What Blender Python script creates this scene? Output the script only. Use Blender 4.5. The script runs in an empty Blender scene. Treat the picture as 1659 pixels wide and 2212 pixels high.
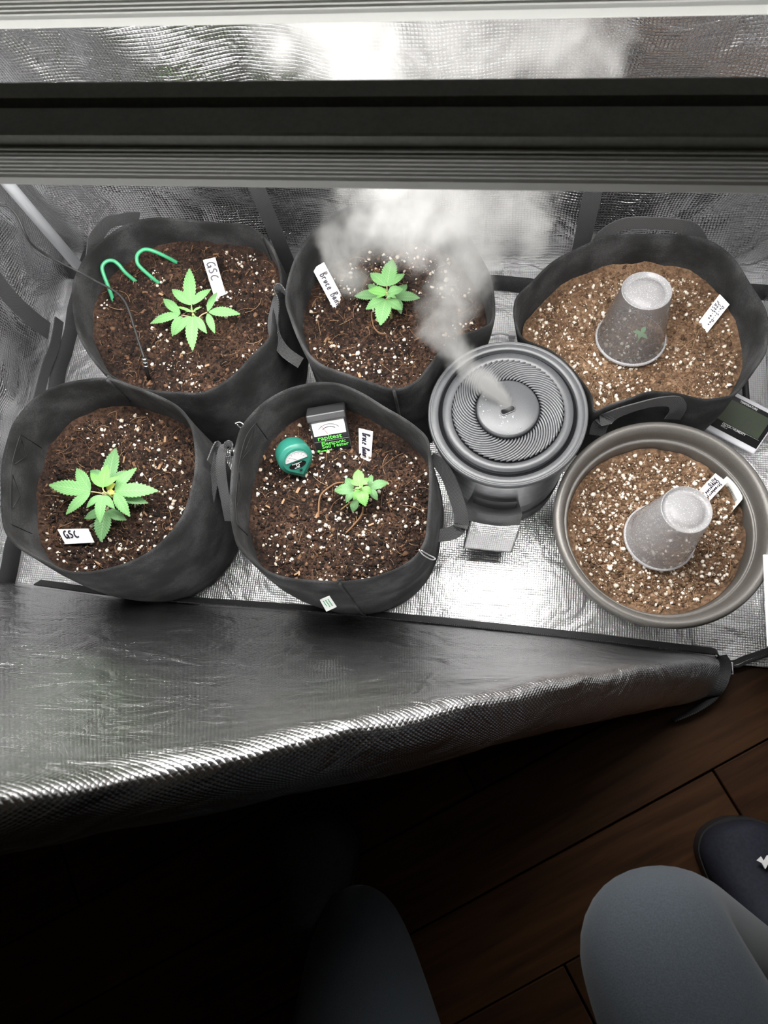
import bpy, bmesh, math, random
import numpy as np
from mathutils import Vector, Matrix

# ------------------------------------------------------------------ camera, world, exposure
SC = bpy.context.scene
COL = SC.collection
IW, IH, F = 1659.0, 2212.0, 1534.0
CX, CY, H = IW / 2, IH / 2, 1.10
_D = np.array([1000 - CX, 1565 - CY, F]); _D /= np.linalg.norm(_D)          # gravity in camera axes
_X = np.array([10813 + CX, CY - 251, -F]); _X -= _X.dot(_D) * _D; _X /= np.linalg.norm(_X)
_Y = np.cross(_D, _X); _Y = -_Y if _Y[1] > 0 else _Y
_R = np.array([_X, _Y, -_D])                                                # rows: world axes in camera (x right, y down, z fwd)

def ray(u, v):
    return _R @ np.array([u - CX, v - CY, F])
def at(u, v, z):
    r = ray(u, v)
    return np.array([0, 0, H]) + r * ((z - H) / r[2])
def proj(p):
    c = (np.asarray(p, float) - np.array([0, 0, H])) @ _R
    return np.array([CX + F * c[..., 0] / c[..., 2], CY + F * c[..., 1] / c[..., 2]]).T

cam = bpy.data.cameras.new('camera')
cam.sensor_fit = 'VERTICAL'; cam.sensor_height = 36.0; cam.lens = 36.0 * F / IH
cam.clip_start = 0.02; cam.clip_end = 50
cam.dof.use_dof = True; cam.dof.focus_distance = 0.95; cam.dof.aperture_fstop = 13.0
camo = bpy.data.objects.new('camera', cam); COL.objects.link(camo)
cr, cu, cb = _R[:, 0], -_R[:, 1], -_R[:, 2]
camo.matrix_world = Matrix(((cr[0], cu[0], cb[0], 0), (cr[1], cu[1], cb[1], 0), (cr[2], cu[2], cb[2], H), (0, 0, 0, 1)))
SC.camera = camo

world = bpy.data.worlds.new('dark_room'); SC.world = world; world.use_nodes = True
world.node_tree.nodes['Background'].inputs[0].default_value = (1.0, 0.82, 0.62, 1)
world.node_tree.nodes['Background'].inputs[1].default_value = 0.016
SC.view_settings.view_transform = 'Standard'; SC.view_settings.look = 'None'
SC.view_settings.gamma = 1.0; SC.view_settings.use_curve_mapping = False
SC.view_settings.exposure = 0.0
LED_POWER = 74.0
SC.cycles.max_bounces = 8; SC.cycles.diffuse_bounces = 3; SC.cycles.glossy_bounces = 4
SC.cycles.transparent_max_bounces = 12; SC.cycles.volume_bounces = 1
SC.cycles.sample_clamp_indirect = 4.0; SC.cycles.use_denoising = True

# ------------------------------------------------------------------ helpers
rng = random.Random(7); nrng = np.random.default_rng(7)

def nodes(name):
    m = bpy.data.materials.new(name); m.use_nodes = True
    nt = m.node_tree; nt.nodes.clear()
    out = nt.nodes.new('ShaderNodeOutputMaterial')
    return m, nt, out
def N(nt, kind, **kw):
    n = nt.nodes.new(kind)
    for k, v in kw.items():
        if k in ('operation', 'blend_type', 'data_type', 'noise_dimensions', 'feature', 'distance', 'wave_type', 'bands_direction', 'attribute_name', 'use_clamp', 'invert'):
            setattr(n, k, v)
        else:
            n.inputs[k.replace('_', ' ') if isinstance(k, str) else k].default_value = v
    return n
def L(nt, a, b): nt.links.new(a, b)
def ramp(nt, src, stops):
    r = nt.nodes.new('ShaderNodeValToRGB'); e = r.color_ramp.elements
    while len(e) < len(stops): e.new(0.5)
    for i, (p, c) in enumerate(stops):
        e[i].position = p; e[i].color = (*c, 1) if len(c) == 3 else c
    L(nt, src, r.inputs[0]); return r
def pbsdf(nt, out, base=(.5, .5, .5), rough=.5, metal=0.0, spec=.5):
    p = nt.nodes.new('ShaderNodeBsdfPrincipled')
    p.inputs['Base Color'].default_value = (*base, 1); p.inputs['Roughness'].default_value = rough
    p.inputs['Metallic'].default_value = metal; p.inputs['Specular IOR Level'].default_value = spec
    L(nt, p.outputs[0], out.inputs['Surface']); return p

def simple(name, base, rough=.5, metal=0.0, spec=.5, nscale=0, var=.0, bump=0.0, bdist=.001, sheen=0):
    m, nt, out = nodes(name); p = pbsdf(nt, out, base, rough, metal, spec)
    if sheen: p.inputs['Sheen Weight'].default_value = sheen
    if nscale:
        tc = N(nt, 'ShaderNodeTexCoord'); n = N(nt, 'ShaderNodeTexNoise', Scale=nscale, Detail=5.0)
        L(nt, tc.outputs['Object'], n.inputs['Vector'])
        if var:
            r = ramp(nt, n.outputs['Fac'], [(.3, tuple(c * (1 - var) for c in base)), (.7, tuple(min(1, c * (1 + var)) for c in base))])
            L(nt, r.outputs[0], p.inputs['Base Color'])
        if bump:
            b = N(nt, 'ShaderNodeBump', Strength=bump, Distance=bdist)
            L(nt, n.outputs['Fac'], b.inputs['Height']); L(nt, b.outputs[0], p.inputs['Normal'])
    return m

def mylar(name, pitch=.0038, rough=.24, base=(.80, .80, .82), diag=False, crinkle=.35, painted_irid=0.0, gstr=.7, line=.4):
    """embossed reflective film: UV is in metres"""
    m, nt, out = nodes(name); p = pbsdf(nt, out, base, rough, 1.0)
    uv = N(nt, 'ShaderNodeUVMap'); sep = N(nt, 'ShaderNodeSeparateXYZ'); L(nt, uv.outputs[0], sep.inputs[0])
    a, b = sep.outputs[0], sep.outputs[1]
    if diag:
        s = N(nt, 'ShaderNodeMath', operation='ADD'); d = N(nt, 'ShaderNodeMath', operation='SUBTRACT')
        for q in (s, d): L(nt, a, q.inputs[0]); L(nt, b, q.inputs[1])
        a, b = s.outputs[0], d.outputs[0]
    hs = []
    for c in (a, b):
        mu = N(nt, 'ShaderNodeMath', operation='MULTIPLY'); mu.inputs[1].default_value = math.pi / pitch; L(nt, c, mu.inputs[0])
        si = N(nt, 'ShaderNodeMath', operation='SINE'); L(nt, mu.outputs[0], si.inputs[0])
        ab = N(nt, 'ShaderNodeMath', operation='ABSOLUTE'); L(nt, si.outputs[0], ab.inputs[0])
        po = N(nt, 'ShaderNodeMath', operation='POWER'); po.inputs[1].default_value = .38; L(nt, ab.outputs[0], po.inputs[0]); hs.append(po.outputs[0])
    h = N(nt, 'ShaderNodeMath', operation='MULTIPLY'); L(nt, hs[0], h.inputs[0]); L(nt, hs[1], h.inputs[1])
    tc = N(nt, 'ShaderNodeTexCoord')
    n = N(nt, 'ShaderNodeTexNoise', Scale=14.0, Detail=3.0, Distortion=1.2); L(nt, tc.outputs['Object'], n.inputs['Vector'])
    b1 = N(nt, 'ShaderNodeBump', Strength=crinkle, Distance=.02); L(nt, n.outputs['Fac'], b1.inputs['Height'])
    b2 = N(nt, 'ShaderNodeBump', Strength=gstr, Distance=pitch * .22); L(nt, h.outputs[0], b2.inputs['Height']); L(nt, b1.outputs[0], b2.inputs['Normal'])
    L(nt, b2.outputs[0], p.inputs['Normal'])
    r = ramp(nt, h.outputs[0], [(0.0, tuple(c * line for c in base)), (.5, base)])
    col = r.outputs[0]
    if painted_irid:  # random cell tints painted into the base colour for the film's rainbow sheen
        v = N(nt, 'ShaderNodeTexVoronoi', Scale=1 / pitch); L(nt, uv.outputs[0], v.inputs['Vector'])
        hs2 = N(nt, 'ShaderNodeHueSaturation', Saturation=1.0, Value=1.0); L(nt, v.outputs['Color'], hs2.inputs['Color'])
        mx = N(nt, 'ShaderNodeMix', data_type='RGBA', blend_type='OVERLAY'); mx.inputs['Factor'].default_value = painted_irid
        L(nt, col, mx.inputs['A']); L(nt, hs2.outputs[0], mx.inputs['B']); col = mx.outputs['Result']
    L(nt, col, p.inputs['Base Color'])
    return m

def felt(name, base):
    m, nt, out = nodes(name); p = pbsdf(nt, out, base, .95, 0, .15)
    p.inputs['Sheen Weight'].default_value = .05; p.inputs['Sheen Roughness'].default_value = .6
    tc = N(nt, 'ShaderNodeTexCoord'); mp = N(nt, 'ShaderNodeMapping'); mp.inputs['Scale'].default_value = (1, 1, 3.2)
    L(nt, tc.outputs['Object'], mp.inputs[0])
    n = N(nt, 'ShaderNodeTexNoise', Scale=420.0, Detail=6.0, Roughness=.8); L(nt, mp.outputs[0], n.inputs['Vector'])
    n2 = N(nt, 'ShaderNodeTexNoise', Scale=18.0, Detail=4.0); L(nt, tc.outputs['Object'], n2.inputs['Vector'])
    mm = N(nt, 'ShaderNodeMath', operation='MULTIPLY'); L(nt, n.outputs['Fac'], mm.inputs[0]); L(nt, n2.outputs['Fac'], mm.inputs[1])
    r = ramp(nt, mm.outputs[0], [(.17, tuple(c * .3 for c in base)), (.25, base), (.34, tuple(c * 3.0 for c in base))])
    L(nt, r.outputs[0], p.inputs['Base Color'])
    b = N(nt, 'ShaderNodeBump', Strength=.9, Distance=.002); L(nt, n.outputs['Fac'], b.inputs['Height']); L(nt, b.outputs[0], p.inputs['Normal'])
    return m

def webbing(name, base=(.05, .05, .05)):
    m, nt, out = nodes(name); p = pbsdf(nt, out, base, .7, 0, .4)
    uv = N(nt, 'ShaderNodeUVMap'); sep = N(nt, 'ShaderNodeSeparateXYZ'); L(nt, uv.outputs[0], sep.inputs[0])
    hs = []
    for c, pp in ((sep.outputs[0], .0022), (sep.outputs[1], .0030)):
        mu = N(nt, 'ShaderNodeMath', operation='MULTIPLY'); mu.inputs[1].default_value = 2 * math.pi / pp; L(nt, c, mu.inputs[0])
        si = N(nt, 'ShaderNodeMath', operation='SINE'); L(nt, mu.outputs[0], si.inputs[0]); hs.append(si.outputs[0])
    h = N(nt, 'ShaderNodeMath', operation='MULTIPLY'); L(nt, hs[0], h.inputs[0]); L(nt, hs[1], h.inputs[1])
    mr = N(nt, 'ShaderNodeMapRange'); L(nt, h.outputs[0], mr.inputs[0]); mr.inputs[1].default_value = -1
    r = ramp(nt, mr.outputs[0], [(.2, tuple(c * .4 for c in base)), (.8, tuple(c * 2.1 for c in base))]); L(nt, r.outputs[0], p.inputs['Base Color'])
    b = N(nt, 'ShaderNodeBump', Strength=.6, Distance=.0008); L(nt, mr.outputs[0], b.inputs['Height']); L(nt, b.outputs[0], p.inputs['Normal'])
    return m

def soil_mat(name, dark, mid, light):
    m, nt, out = nodes(name); p = pbsdf(nt, out, mid, .95, 0, .2)
    tc = N(nt, 'ShaderNodeTexCoord')
    n = N(nt, 'ShaderNodeTexNoise', Scale=190.0, Detail=6.0, Roughness=.7); L(nt, tc.outputs['Object'], n.inputs['Vector'])
    n2 = N(nt, 'ShaderNodeTexNoise', Scale=16.0, Detail=4.0); L(nt, tc.outputs['Object'], n2.inputs['Vector'])
    ad = N(nt, 'ShaderNodeMath', operation='ADD'); L(nt, n.outputs['Fac'], ad.inputs[0])
    mu = N(nt, 'ShaderNodeMath', operation='MULTIPLY'); mu.inputs[1].default_value = .7; L(nt, n2.outputs['Fac'], mu.inputs[0]); L(nt, mu.outputs[0], ad.inputs[1])
    sb = N(nt, 'ShaderNodeMath', operation='SUBTRACT'); sb.inputs[1].default_value = .35; L(nt, ad.outputs[0], sb.inputs[0])
    r = ramp(nt, sb.outputs[0], [(.30, dark), (.48, mid), (.68, light)]); L(nt, r.outputs[0], p.inputs['Base Color'])
    b = N(nt, 'ShaderNodeBump', Strength=.9, Distance=.003); L(nt, n.outputs['Fac'], b.inputs['Height']); L(nt, b.outputs[0], p.inputs['Normal'])
    return m

def crumb_mat(name, stops, rough=.9):
    """colour varies from crumb to crumb (Random Per Island)"""
    m, nt, out = nodes(name); p = pbsdf(nt, out, (.5, .5, .5), rough, 0, .2)
    g = N(nt, 'ShaderNodeNewGeometry'); r = ramp(nt, g.outputs['Random Per Island'], stops); L(nt, r.outputs[0], p.inputs['Base Color'])
    return m

def leaf_mat(name, base, vein, dark):
    m, nt, out = nodes(name); p = pbsdf(nt, out, base, .55, 0, .35)
    uv = N(nt, 'ShaderNodeUVMap'); sep = N(nt, 'ShaderNodeSeparateXYZ'); L(nt, uv.outputs[0], sep.inputs[0])
    ab = N(nt, 'ShaderNodeMath', operation='ABSOLUTE'); L(nt, sep.outputs[1], ab.inputs[0])
    m1 = N(nt, 'ShaderNodeMath', operation='MULTIPLY'); m1.inputs[1].default_value = .22; L(nt, ab.outputs[0], m1.inputs[0])
    su = N(nt, 'ShaderNodeMath', operation='SUBTRACT'); L(nt, sep.outputs[0], su.inputs[0]); L(nt, m1.outputs[0], su.inputs[1])
    m2 = N(nt, 'ShaderNodeMath', operation='MULTIPLY'); m2.inputs[1].default_value = 2 * math.pi * 11; L(nt, su.outputs[0], m2.inputs[0])
    si = N(nt, 'ShaderNodeMath', operation='SINE'); L(nt, m2.outputs[0], si.inputs[0])
    mr = N(nt, 'ShaderNodeMapRange'); mr.inputs[1].default_value = -1; L(nt, si.outputs[0], mr.inputs[0])
    r = ramp(nt, mr.outputs[0], [(.0, dark), (.3, base), (1, base)])
    r2 = ramp(nt, ab.outputs[0], [(.0, (1, 1, 1)), (.07, (0, 0, 0))])
    mx = N(nt, 'ShaderNodeMix', data_type='RGBA'); L(nt, r2.outputs[0], mx.inputs['Factor']); L(nt, r.outputs[0], mx.inputs['A']); mx.inputs['B'].default_value = (*vein, 1)
    L(nt, mx.outputs['Result'], p.inputs['Base Color'])
    b = N(nt, 'ShaderNodeBump', Strength=.3, Distance=.0006); L(nt, mr.outputs[0], b.inputs['Height']); L(nt, b.outputs[0], p.inputs['Normal'])
    tr = N(nt, 'ShaderNodeBsdfTranslucent'); L(nt, mx.outputs['Result'], tr.inputs['Color'])
    ms = N(nt, 'ShaderNodeMixShader'); ms.inputs[0].default_value = .22
    L(nt, p.outputs[0], ms.inputs[1]); L(nt, tr.outputs[0], ms.inputs[2]); L(nt, ms.outputs[0], out.inputs['Surface'])
    return m

def clear_plastic(name, fog=.18, drops=400.0, cover=.35):
    m, nt, out = nodes(name)
    tc = N(nt, 'ShaderNodeTexCoord'); v = N(nt, 'ShaderNodeTexVoronoi', Scale=drops); L(nt, tc.outputs['Object'], v.inputs['Vector'])
    b = N(nt, 'ShaderNodeBump', Strength=.5, Distance=.001); b.invert = True; L(nt, v.outputs['Distance'], b.inputs['Height'])
    r = ramp(nt, v.outputs['Distance'], [(.18, (1, 1, 1)), (.34, (0, 0, 0))])
    n = N(nt, 'ShaderNodeTexNoise', Scale=45.0, Detail=3.0); L(nt, tc.outputs['Object'], n.inputs['Vector'])
    r3 = ramp(nt, n.outputs['Fac'], [(.5 - cover * .4, (0, 0, 0)), (.75 - cover * .4, (1, 1, 1))])
    mu = N(nt, 'ShaderNodeMath', operation='MULTIPLY'); L(nt, r.outputs[0], mu.inputs[0]); L(nt, r3.outputs[0], mu.inputs[1])
    ma = N(nt, 'ShaderNodeMath', operation='MULTIPLY_ADD'); ma.inputs[1].default_value = .30; ma.inputs[2].default_value = fog; L(nt, mu.outputs[0], ma.inputs[0])
    t = N(nt, 'ShaderNodeBsdfTransparent', Color=(.97, .97, .98, 1)); d = N(nt, 'ShaderNodeBsdfDiffuse', Color=(.9, .9, .93, 1))
    tl = N(nt, 'ShaderNodeBsdfTranslucent', Color=(.9, .9, .93, 1)); hz = N(nt, 'ShaderNodeMixShader'); hz.inputs[0].default_value = .5
    L(nt, d.outputs[0], hz.inputs[1]); L(nt, tl.outputs[0], hz.inputs[2])
    g = N(nt, 'ShaderNodeBsdfGlossy', Roughness=.08); L(nt, b.outputs[0], g.inputs['Normal'])
    m1 = N(nt, 'ShaderNodeMixShader'); L(nt, ma.outputs[0], m1.inputs[0]); L(nt, t.outputs[0], m1.inputs[1]); L(nt, hz.outputs[0], m1.inputs[2])
    fr = N(nt, 'ShaderNodeLayerWeight', Blend=.28); L(nt, b.outputs[0], fr.inputs['Normal'])
    m2 = N(nt, 'ShaderNodeMixShader'); L(nt, fr.outputs['Fresnel'], m2.inputs[0]); L(nt, m1.outputs[0], m2.inputs[1]); L(nt, g.outputs[0], m2.inputs[2])
    L(nt, m2.outputs[0], out.inputs['Surface'])
    return m

def emit(name, col, s):
    m, nt, out = nodes(name); e = N(nt, 'ShaderNodeEmission', Color=(*col, 1), Strength=s); L(nt, e.outputs[0], out.inputs['Surface']); return m

def wood_mat(name, base, seed):
    m, nt, out = nodes(name); p = pbsdf(nt, out, base, .6, 0, .15)
    tc = N(nt, 'ShaderNodeTexCoord'); mp = N(nt, 'ShaderNodeMapping'); mp.inputs['Scale'].default_value = (3, 40, 40); mp.inputs['Location'].default_value = (seed, seed, 0)
    L(nt, tc.outputs['Object'], mp.inputs[0]); n = N(nt, 'ShaderNodeTexNoise', Scale=2.0, Detail=6.0, Distortion=.6); L(nt, mp.outputs[0], n.inputs['Vector'])
    r = ramp(nt, n.outputs['Fac'], [(.3, tuple(c * .45 for c in base)), (.65, base)]); L(nt, r.outputs[0], p.inputs['Base Color'])
    b = N(nt, 'ShaderNodeBump', Strength=.3, Distance=.001); L(nt, n.outputs['Fac'], b.inputs['Height']); L(nt, b.outputs[0], p.inputs['Normal'])
    return m

M = dict(
    film_floor=mylar('film_floor', .0036, .34, (.84, .84, .85), painted_irid=.2, crinkle=.3, gstr=.42, line=.35),
    film_wall=mylar('film_wall', .0046, .24, (.86, .86, .87), crinkle=.5, gstr=.6, line=.3),
    film_flap=mylar('film_flap', .0052, .25, (.88, .88, .89), diag=True, crinkle=.45, gstr=.55, line=.5),
    film_patch=mylar('film_patch', .0030, .34, (.93, .93, .94), painted_irid=.3, crinkle=.2, gstr=.4),
    felt=felt('felt', (.0215, .0215, .0220)), web=webbing('web', (.036, .036, .037)), hem=webbing('hem', (.022, .022, .023)),
    soil_dark=soil_mat('soil_dark', (.006, .004, .003), (.024, .0135, .0095), (.075, .042, .027)),
    soil_light=soil_mat('soil_light', (.038, .023, .014), (.115, .068, .040), (.22, .14, .085)),
    perlite=crumb_mat('perlite', [(0, (.42, .35, .28)), (.5, (.60, .54, .46)), (1, (.76, .72, .66))]),
    crumb_dark=crumb_mat('crumb_dark', [(0, (.005, .004, .0035)), (.5, (.018, .011, .008)), (.85, (.060, .030, .019)), (1, (.15, .085, .052))]),
    crumb_light=crumb_mat('crumb_light', [(0, (.04, .024, .014)), (.5, (.125, .076, .045)), (1, (.27, .175, .11))]),
    fibre=crumb_mat('fibre', [(0, (.07, .034, .018)), (.6, (.17, .095, .052)), (1, (.34, .22, .13))]),
    leaf_top=leaf_mat('leaf_top', (.205, .43, .165), (.31, .53, .25), (.15, .335, .12)),
    leaf_low=leaf_mat('leaf_low', (.165, .335, .145), (.27, .43, .22), (.12, .26, .10)),
    leaf_new=leaf_mat('leaf_new', (.205, .49, .13), (.31, .57, .21), (.15, .37, .09)),
    leaf_yellow=leaf_mat('leaf_yellow', (.58, .60, .12), (.65, .68, .2), (.48, .50, .09)),
    stem=simple('stem', (.36, .44, .16), .6), stem_red=simple('stem_red', (.48, .38, .22), .6),
    white=simple('white', (.82, .82, .82), .45), ink=simple('ink', (.012, .010, .022), .5),
    cup=clear_plastic('cup', .16, 450.0, .12), cup_fog=clear_plastic('cup_fog', .40, 330.0, .6), cup_end=clear_plastic('cup_end', .48, 420.0, .8),
    wire_green=simple('wire_green', (.045, .30, .14), .4), black=simple('black', (.018, .018, .019), .45), rubber=simple('rubber', (.012, .012, .012), .55),
    silver=simple('silver', (.7, .7, .7), .3, 1.0),
    lid=simple('lid', (.050, .052, .056), .38, 0, .5, 500, .12, .15, .0004), lid_fin=simple('lid_fin', (.070, .072, .077), .3), groove=simple('groove', (.008, .008, .009), .9, 0, .05),
    tank=simple('tank', (.62, .63, .65), .24, .85, .6, 60, .2, .1, .001), base=simple('base', (.03, .03, .032), .35),
    water=simple('water', (.25, .26, .28), .05, 0, .8),
    pot=simple('pot', (.105, .098, .090), .42, .35, .5, 900, .18, .2, .0005),
    meter=simple('meter', (.020, .150, .110), .36), meter_face=simple('meter_face', (.022, .165, .12), .4), dial=simple('dial', (.55, .55, .56), .35),
    tester=simple('tester', (.030, .030, .032), .3, 0, .5, 700, .2, .2, .0003), tester_face=simple('tester_face', (.006, .006, .007), .2), green_ink=simple('green_ink', (.12, .75, .08), .5),
    label=simple('label', (.78, .80, .76), .5), red=simple('red', (.6, .05, .04), .5), grey=simple('grey', (.25, .25, .26), .5),
    lcd=simple('lcd', (.050, .066, .040), .22), lcd_ink=simple('lcd_ink', (.012, .016, .012), .4), body_white=simple('body_white', (.74, .74, .78), .4),
    lamp_paint=simple('lamp_paint', (.25, .262, .232), .55, 0, .4, 300, .1), lamp_fin_lit=simple('lamp_fin_lit', (.78, .79, .76), .45, .0),  # fin and lip colour lightened to paint in light bounced from below
    led=emit('led', (1.0, .985, .96), LED_POWER),
    pole=simple('pole', (.80, .82, .85), .35), denim=simple('denim', (.038, .046, .055), .9, 0, .2, 900, .22, .4, .0006, .1),
    black_cloth=simple('black_cloth', (.010, .010, .012), .9, 0, .2, 200, .3, .3, .001), shoe_navy=simple('shoe_navy', (.012, .013, .022), .8, 0, .3, 250, .3, .3, .001),
    shoe_green=simple('shoe_green', (.020, .028, .026), .8, 0, .3, 250, .3, .3, .001), dead=simple('dead', (.22, .15, .06), .8),
)
WOODS = [wood_mat('wood_%d' % i, c, i * 3.1) for i, c in enumerate([(.046, .020, .0075), (.038, .016, .0065), (.053, .023, .009)])]

def mesh(name, verts, faces, mat, parent=None, smooth=True, uv=None, link=True):
    me = bpy.data.meshes.new(name)
    me.from_pydata([tuple(v) for v in verts], [], [tuple(f) for f in faces])
    if uv is not None:
        lay = me.uv_layers.new(name='UVMap'); idx = np.empty(len(me.loops), int); me.loops.foreach_get('vertex_index', idx)
        lay.data.foreach_set('uv', np.asarray(uv, float)[idx].ravel())
    if smooth: me.polygons.foreach_set('use_smooth', [True] * len(me.polygons))
    me.materials.append(mat); me.update()
    o = bpy.data.objects.new(name, me); COL.objects.link(o)
    if parent is not None: adopt(o, parent)
    return o
def adopt(o, parent):
    o.parent = parent
    o.matrix_parent_inverse = parent.matrix_world.inverted() if parent.type != 'EMPTY' else Matrix.Translation(-Vector(parent.location))
def thing(name, label, cat, loc, group=None):
    o = bpy.data.objects.new(name, None); COL.objects.link(o); o.location = tuple(loc); o.empty_display_size = .02
    return tag(o, label, cat, group)
def tag(o, label, cat, group=None, kind=None):
    o['label'] = label; o['category'] = cat
    if group: o['group'] = group
    if kind: o['kind'] = kind
    return o
def struct(o, label, cat):
    return tag(o, label, cat, None, 'structure')

def nrm(v): v = np.asarray(v, float); return v / (np.linalg.norm(v) + 1e-12)
def catmull(pts, n, closed=False):
    P = np.asarray(pts, float); k = len(P); out = []
    segs = k if closed else k - 1
    for i in range(n):
        t = i / (n if closed else n - 1) * segs; j = min(int(t), segs - 1); f = t - j
        g = (lambda q: P[q % k]) if closed else (lambda q: P[min(max(q, 0), k - 1)])
        a, b, c, d = g(j - 1), g(j), g(j + 1), g(j + 2)
        out.append(.5 * (2 * b + (c - a) * f + (2 * a - 5 * b + 4 * c - d) * f * f + (3 * b - a - 3 * c + d) * f ** 3))
    return np.array(out)
def tube_geo(path, rad, k=8, cap=True):
    P = np.asarray(path, float); n = len(P); R = np.full(n, rad) if np.isscalar(rad) else np.asarray(rad, float)
    T = np.gradient(P, axis=0); V = []; ref = np.array([0, 0, 1.]) if abs(nrm(T[0])[2]) < .9 else np.array([1., 0, 0])
    for i in range(n):
        t = nrm(T[i]); a = nrm(ref - ref.dot(t) * t); b = np.cross(t, a); ref = a
        for j in range(k):
            q = 2 * math.pi * j / k; V.append(P[i] + R[i] * (math.cos(q) * a + math.sin(q) * b))
    Fc = [(i * k + j, i * k + (j + 1) % k, (i + 1) * k + (j + 1) % k, (i + 1) * k + j) for i in range(n - 1) for j in range(k)]
    if cap: Fc += [tuple(range(k))[::-1], tuple(range((n - 1) * k, n * k))]
    return V, Fc
def tube(name, path, rad, mat, parent=None, k=8):
    return mesh(name, *tube_geo(path, rad, k), mat, parent)
def join(geos):
    V, Fc = [], []
    for v, f in geos:
        o = len(V); V += list(v); Fc += [tuple(i + o for i in q) for q in f]
    return V, Fc
def box_geo(O, ex, ey, ez):
    O, ex, ey, ez = (np.asarray(q, float) for q in (O, ex, ey, ez))
    V = [O + i * ex + j * ey + k * ez for k in (0, 1) for j in (0, 1) for i in (0, 1)]
    return V, [(0, 2, 3, 1), (4, 5, 7, 6), (0, 1, 5, 4), (2, 6, 7, 3), (0, 4, 6, 2), (1, 3, 7, 5)]
def rbox(name, O, ex, ey, ez, mat, parent=None, bev=.001, seg=2):
    V, Fc = box_geo(O, ex, ey, ez)
    bm = bmesh.new(); vs = [bm.verts.new(tuple(v)) for v in V]
    for f in Fc: bm.faces.new([vs[i] for i in f])
    bmesh.ops.recalc_face_normals(bm, faces=bm.faces)
    if bev: bmesh.ops.bevel(bm, geom=bm.edges[:], offset=bev, segments=seg, affect='EDGES', profile=.6)
    me = bpy.data.meshes.new(name); bm.to_mesh(me); bm.free(); me.materials.append(mat)
    o = bpy.data.objects.new(name, me); COL.objects.link(o)
    if parent is not None: adopt(o, parent)
    return o
def ribbon(name, path, width, wdir, mat, parent=None, thick=.0016, n=40):
    P = catmull(path, n); T = np.gradient(P, axis=0); W = np.broadcast_to(np.asarray(wdir, float), (len(path), 3)); W = catmull(W, n)
    s = np.concatenate([[0], np.cumsum(np.linalg.norm(np.diff(P, axis=0), axis=1))]); V, UV = [], []
    for i in range(n):
        t = nrm(T[i]); w = nrm(W[i] - W[i].dot(t) * t); q = np.cross(t, w)
        for a, b in ((-.5, -.5), (.5, -.5), (.5, .5), (-.5, .5)):
            V.append(P[i] + w * width * a + q * thick * b); UV.append((a * width, s[i]))
    Fc = [(i * 4 + j, i * 4 + (j + 1) % 4, i * 4 + 4 + (j + 1) % 4, i * 4 + 4 + j) for i in range(n - 1) for j in range(4)] + [(3, 2, 1, 0), (n * 4 - 4, n * 4 - 3, n * 4 - 2, n * 4 - 1)]
    return mesh(name, V, Fc, mat, parent, smooth=False, uv=UV)
def grid(name, P, mat, parent=None, thick=0.0, ref=None):
    P = np.asarray(P, float); a, b = P.shape[:2]
    du = np.concatenate([np.zeros((a, 1)), np.cumsum(np.linalg.norm(np.diff(P, axis=1), axis=2), axis=1)], 1)
    dv = np.concatenate([np.zeros((1, b)), np.cumsum(np.linalg.norm(np.diff(P, axis=0), axis=2), axis=0)], 0)
    if ref is not None: du = np.repeat(du[ref:ref + 1], a, 0); dv = dv - dv[ref:ref + 1]
    Fc = [(i * b + j, i * b + j + 1, i * b + b + j + 1, i * b + b + j) for i in range(a - 1) for j in range(b - 1)]
    o = mesh(name, P.reshape(-1, 3), Fc, mat, parent, uv=np.stack([du, dv], 2).reshape(-1, 2))
    if thick:
        md = o.modifiers.new('s', 'SOLIDIFY'); md.thickness = thick; md.offset = -1
    return o
def lathe(name, prof, c, mat, parent=None, n=96, wob=None):
    V, Fc = [], []; k = len(prof)
    for j in range(n):
        q = 2 * math.pi * j / n
        for r, z in prof: V.append((c[0] + r * math.cos(q), c[1] + r * math.sin(q), z))
    for j in range(n):
        for i in range(k - 1):
            Fc.append((j * k + i, ((j + 1) % n) * k + i, ((j + 1) % n) * k + i + 1, j * k + i + 1))
    return mesh(name, V, Fc, mat, parent)

_perm = nrng.random((64, 64, 64))
def vnoise(p):
    p = np.asarray(p, float); i = np.floor(p).astype(int); f = p - i; f = f * f * (3 - 2 * f); r = 0
    for a in (0, 1):
        for b in (0, 1):
            for c in (0, 1):
                w = (f[..., 0] if a else 1 - f[..., 0]) * (f[..., 1] if b else 1 - f[..., 1]) * (f[..., 2] if c else 1 - f[..., 2])
                r = r + w * _perm[(i[..., 0] + a) % 64, (i[..., 1] + b) % 64, (i[..., 2] + c) % 64]
    return r
def fbm(p, o=4):
    p = np.asarray(p, float); r = 0; a = .5
    for _ in range(o): r = r + a * (vnoise(p) - .5); p = p * 2.03 + 7.1; a *= .5
    return r

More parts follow.
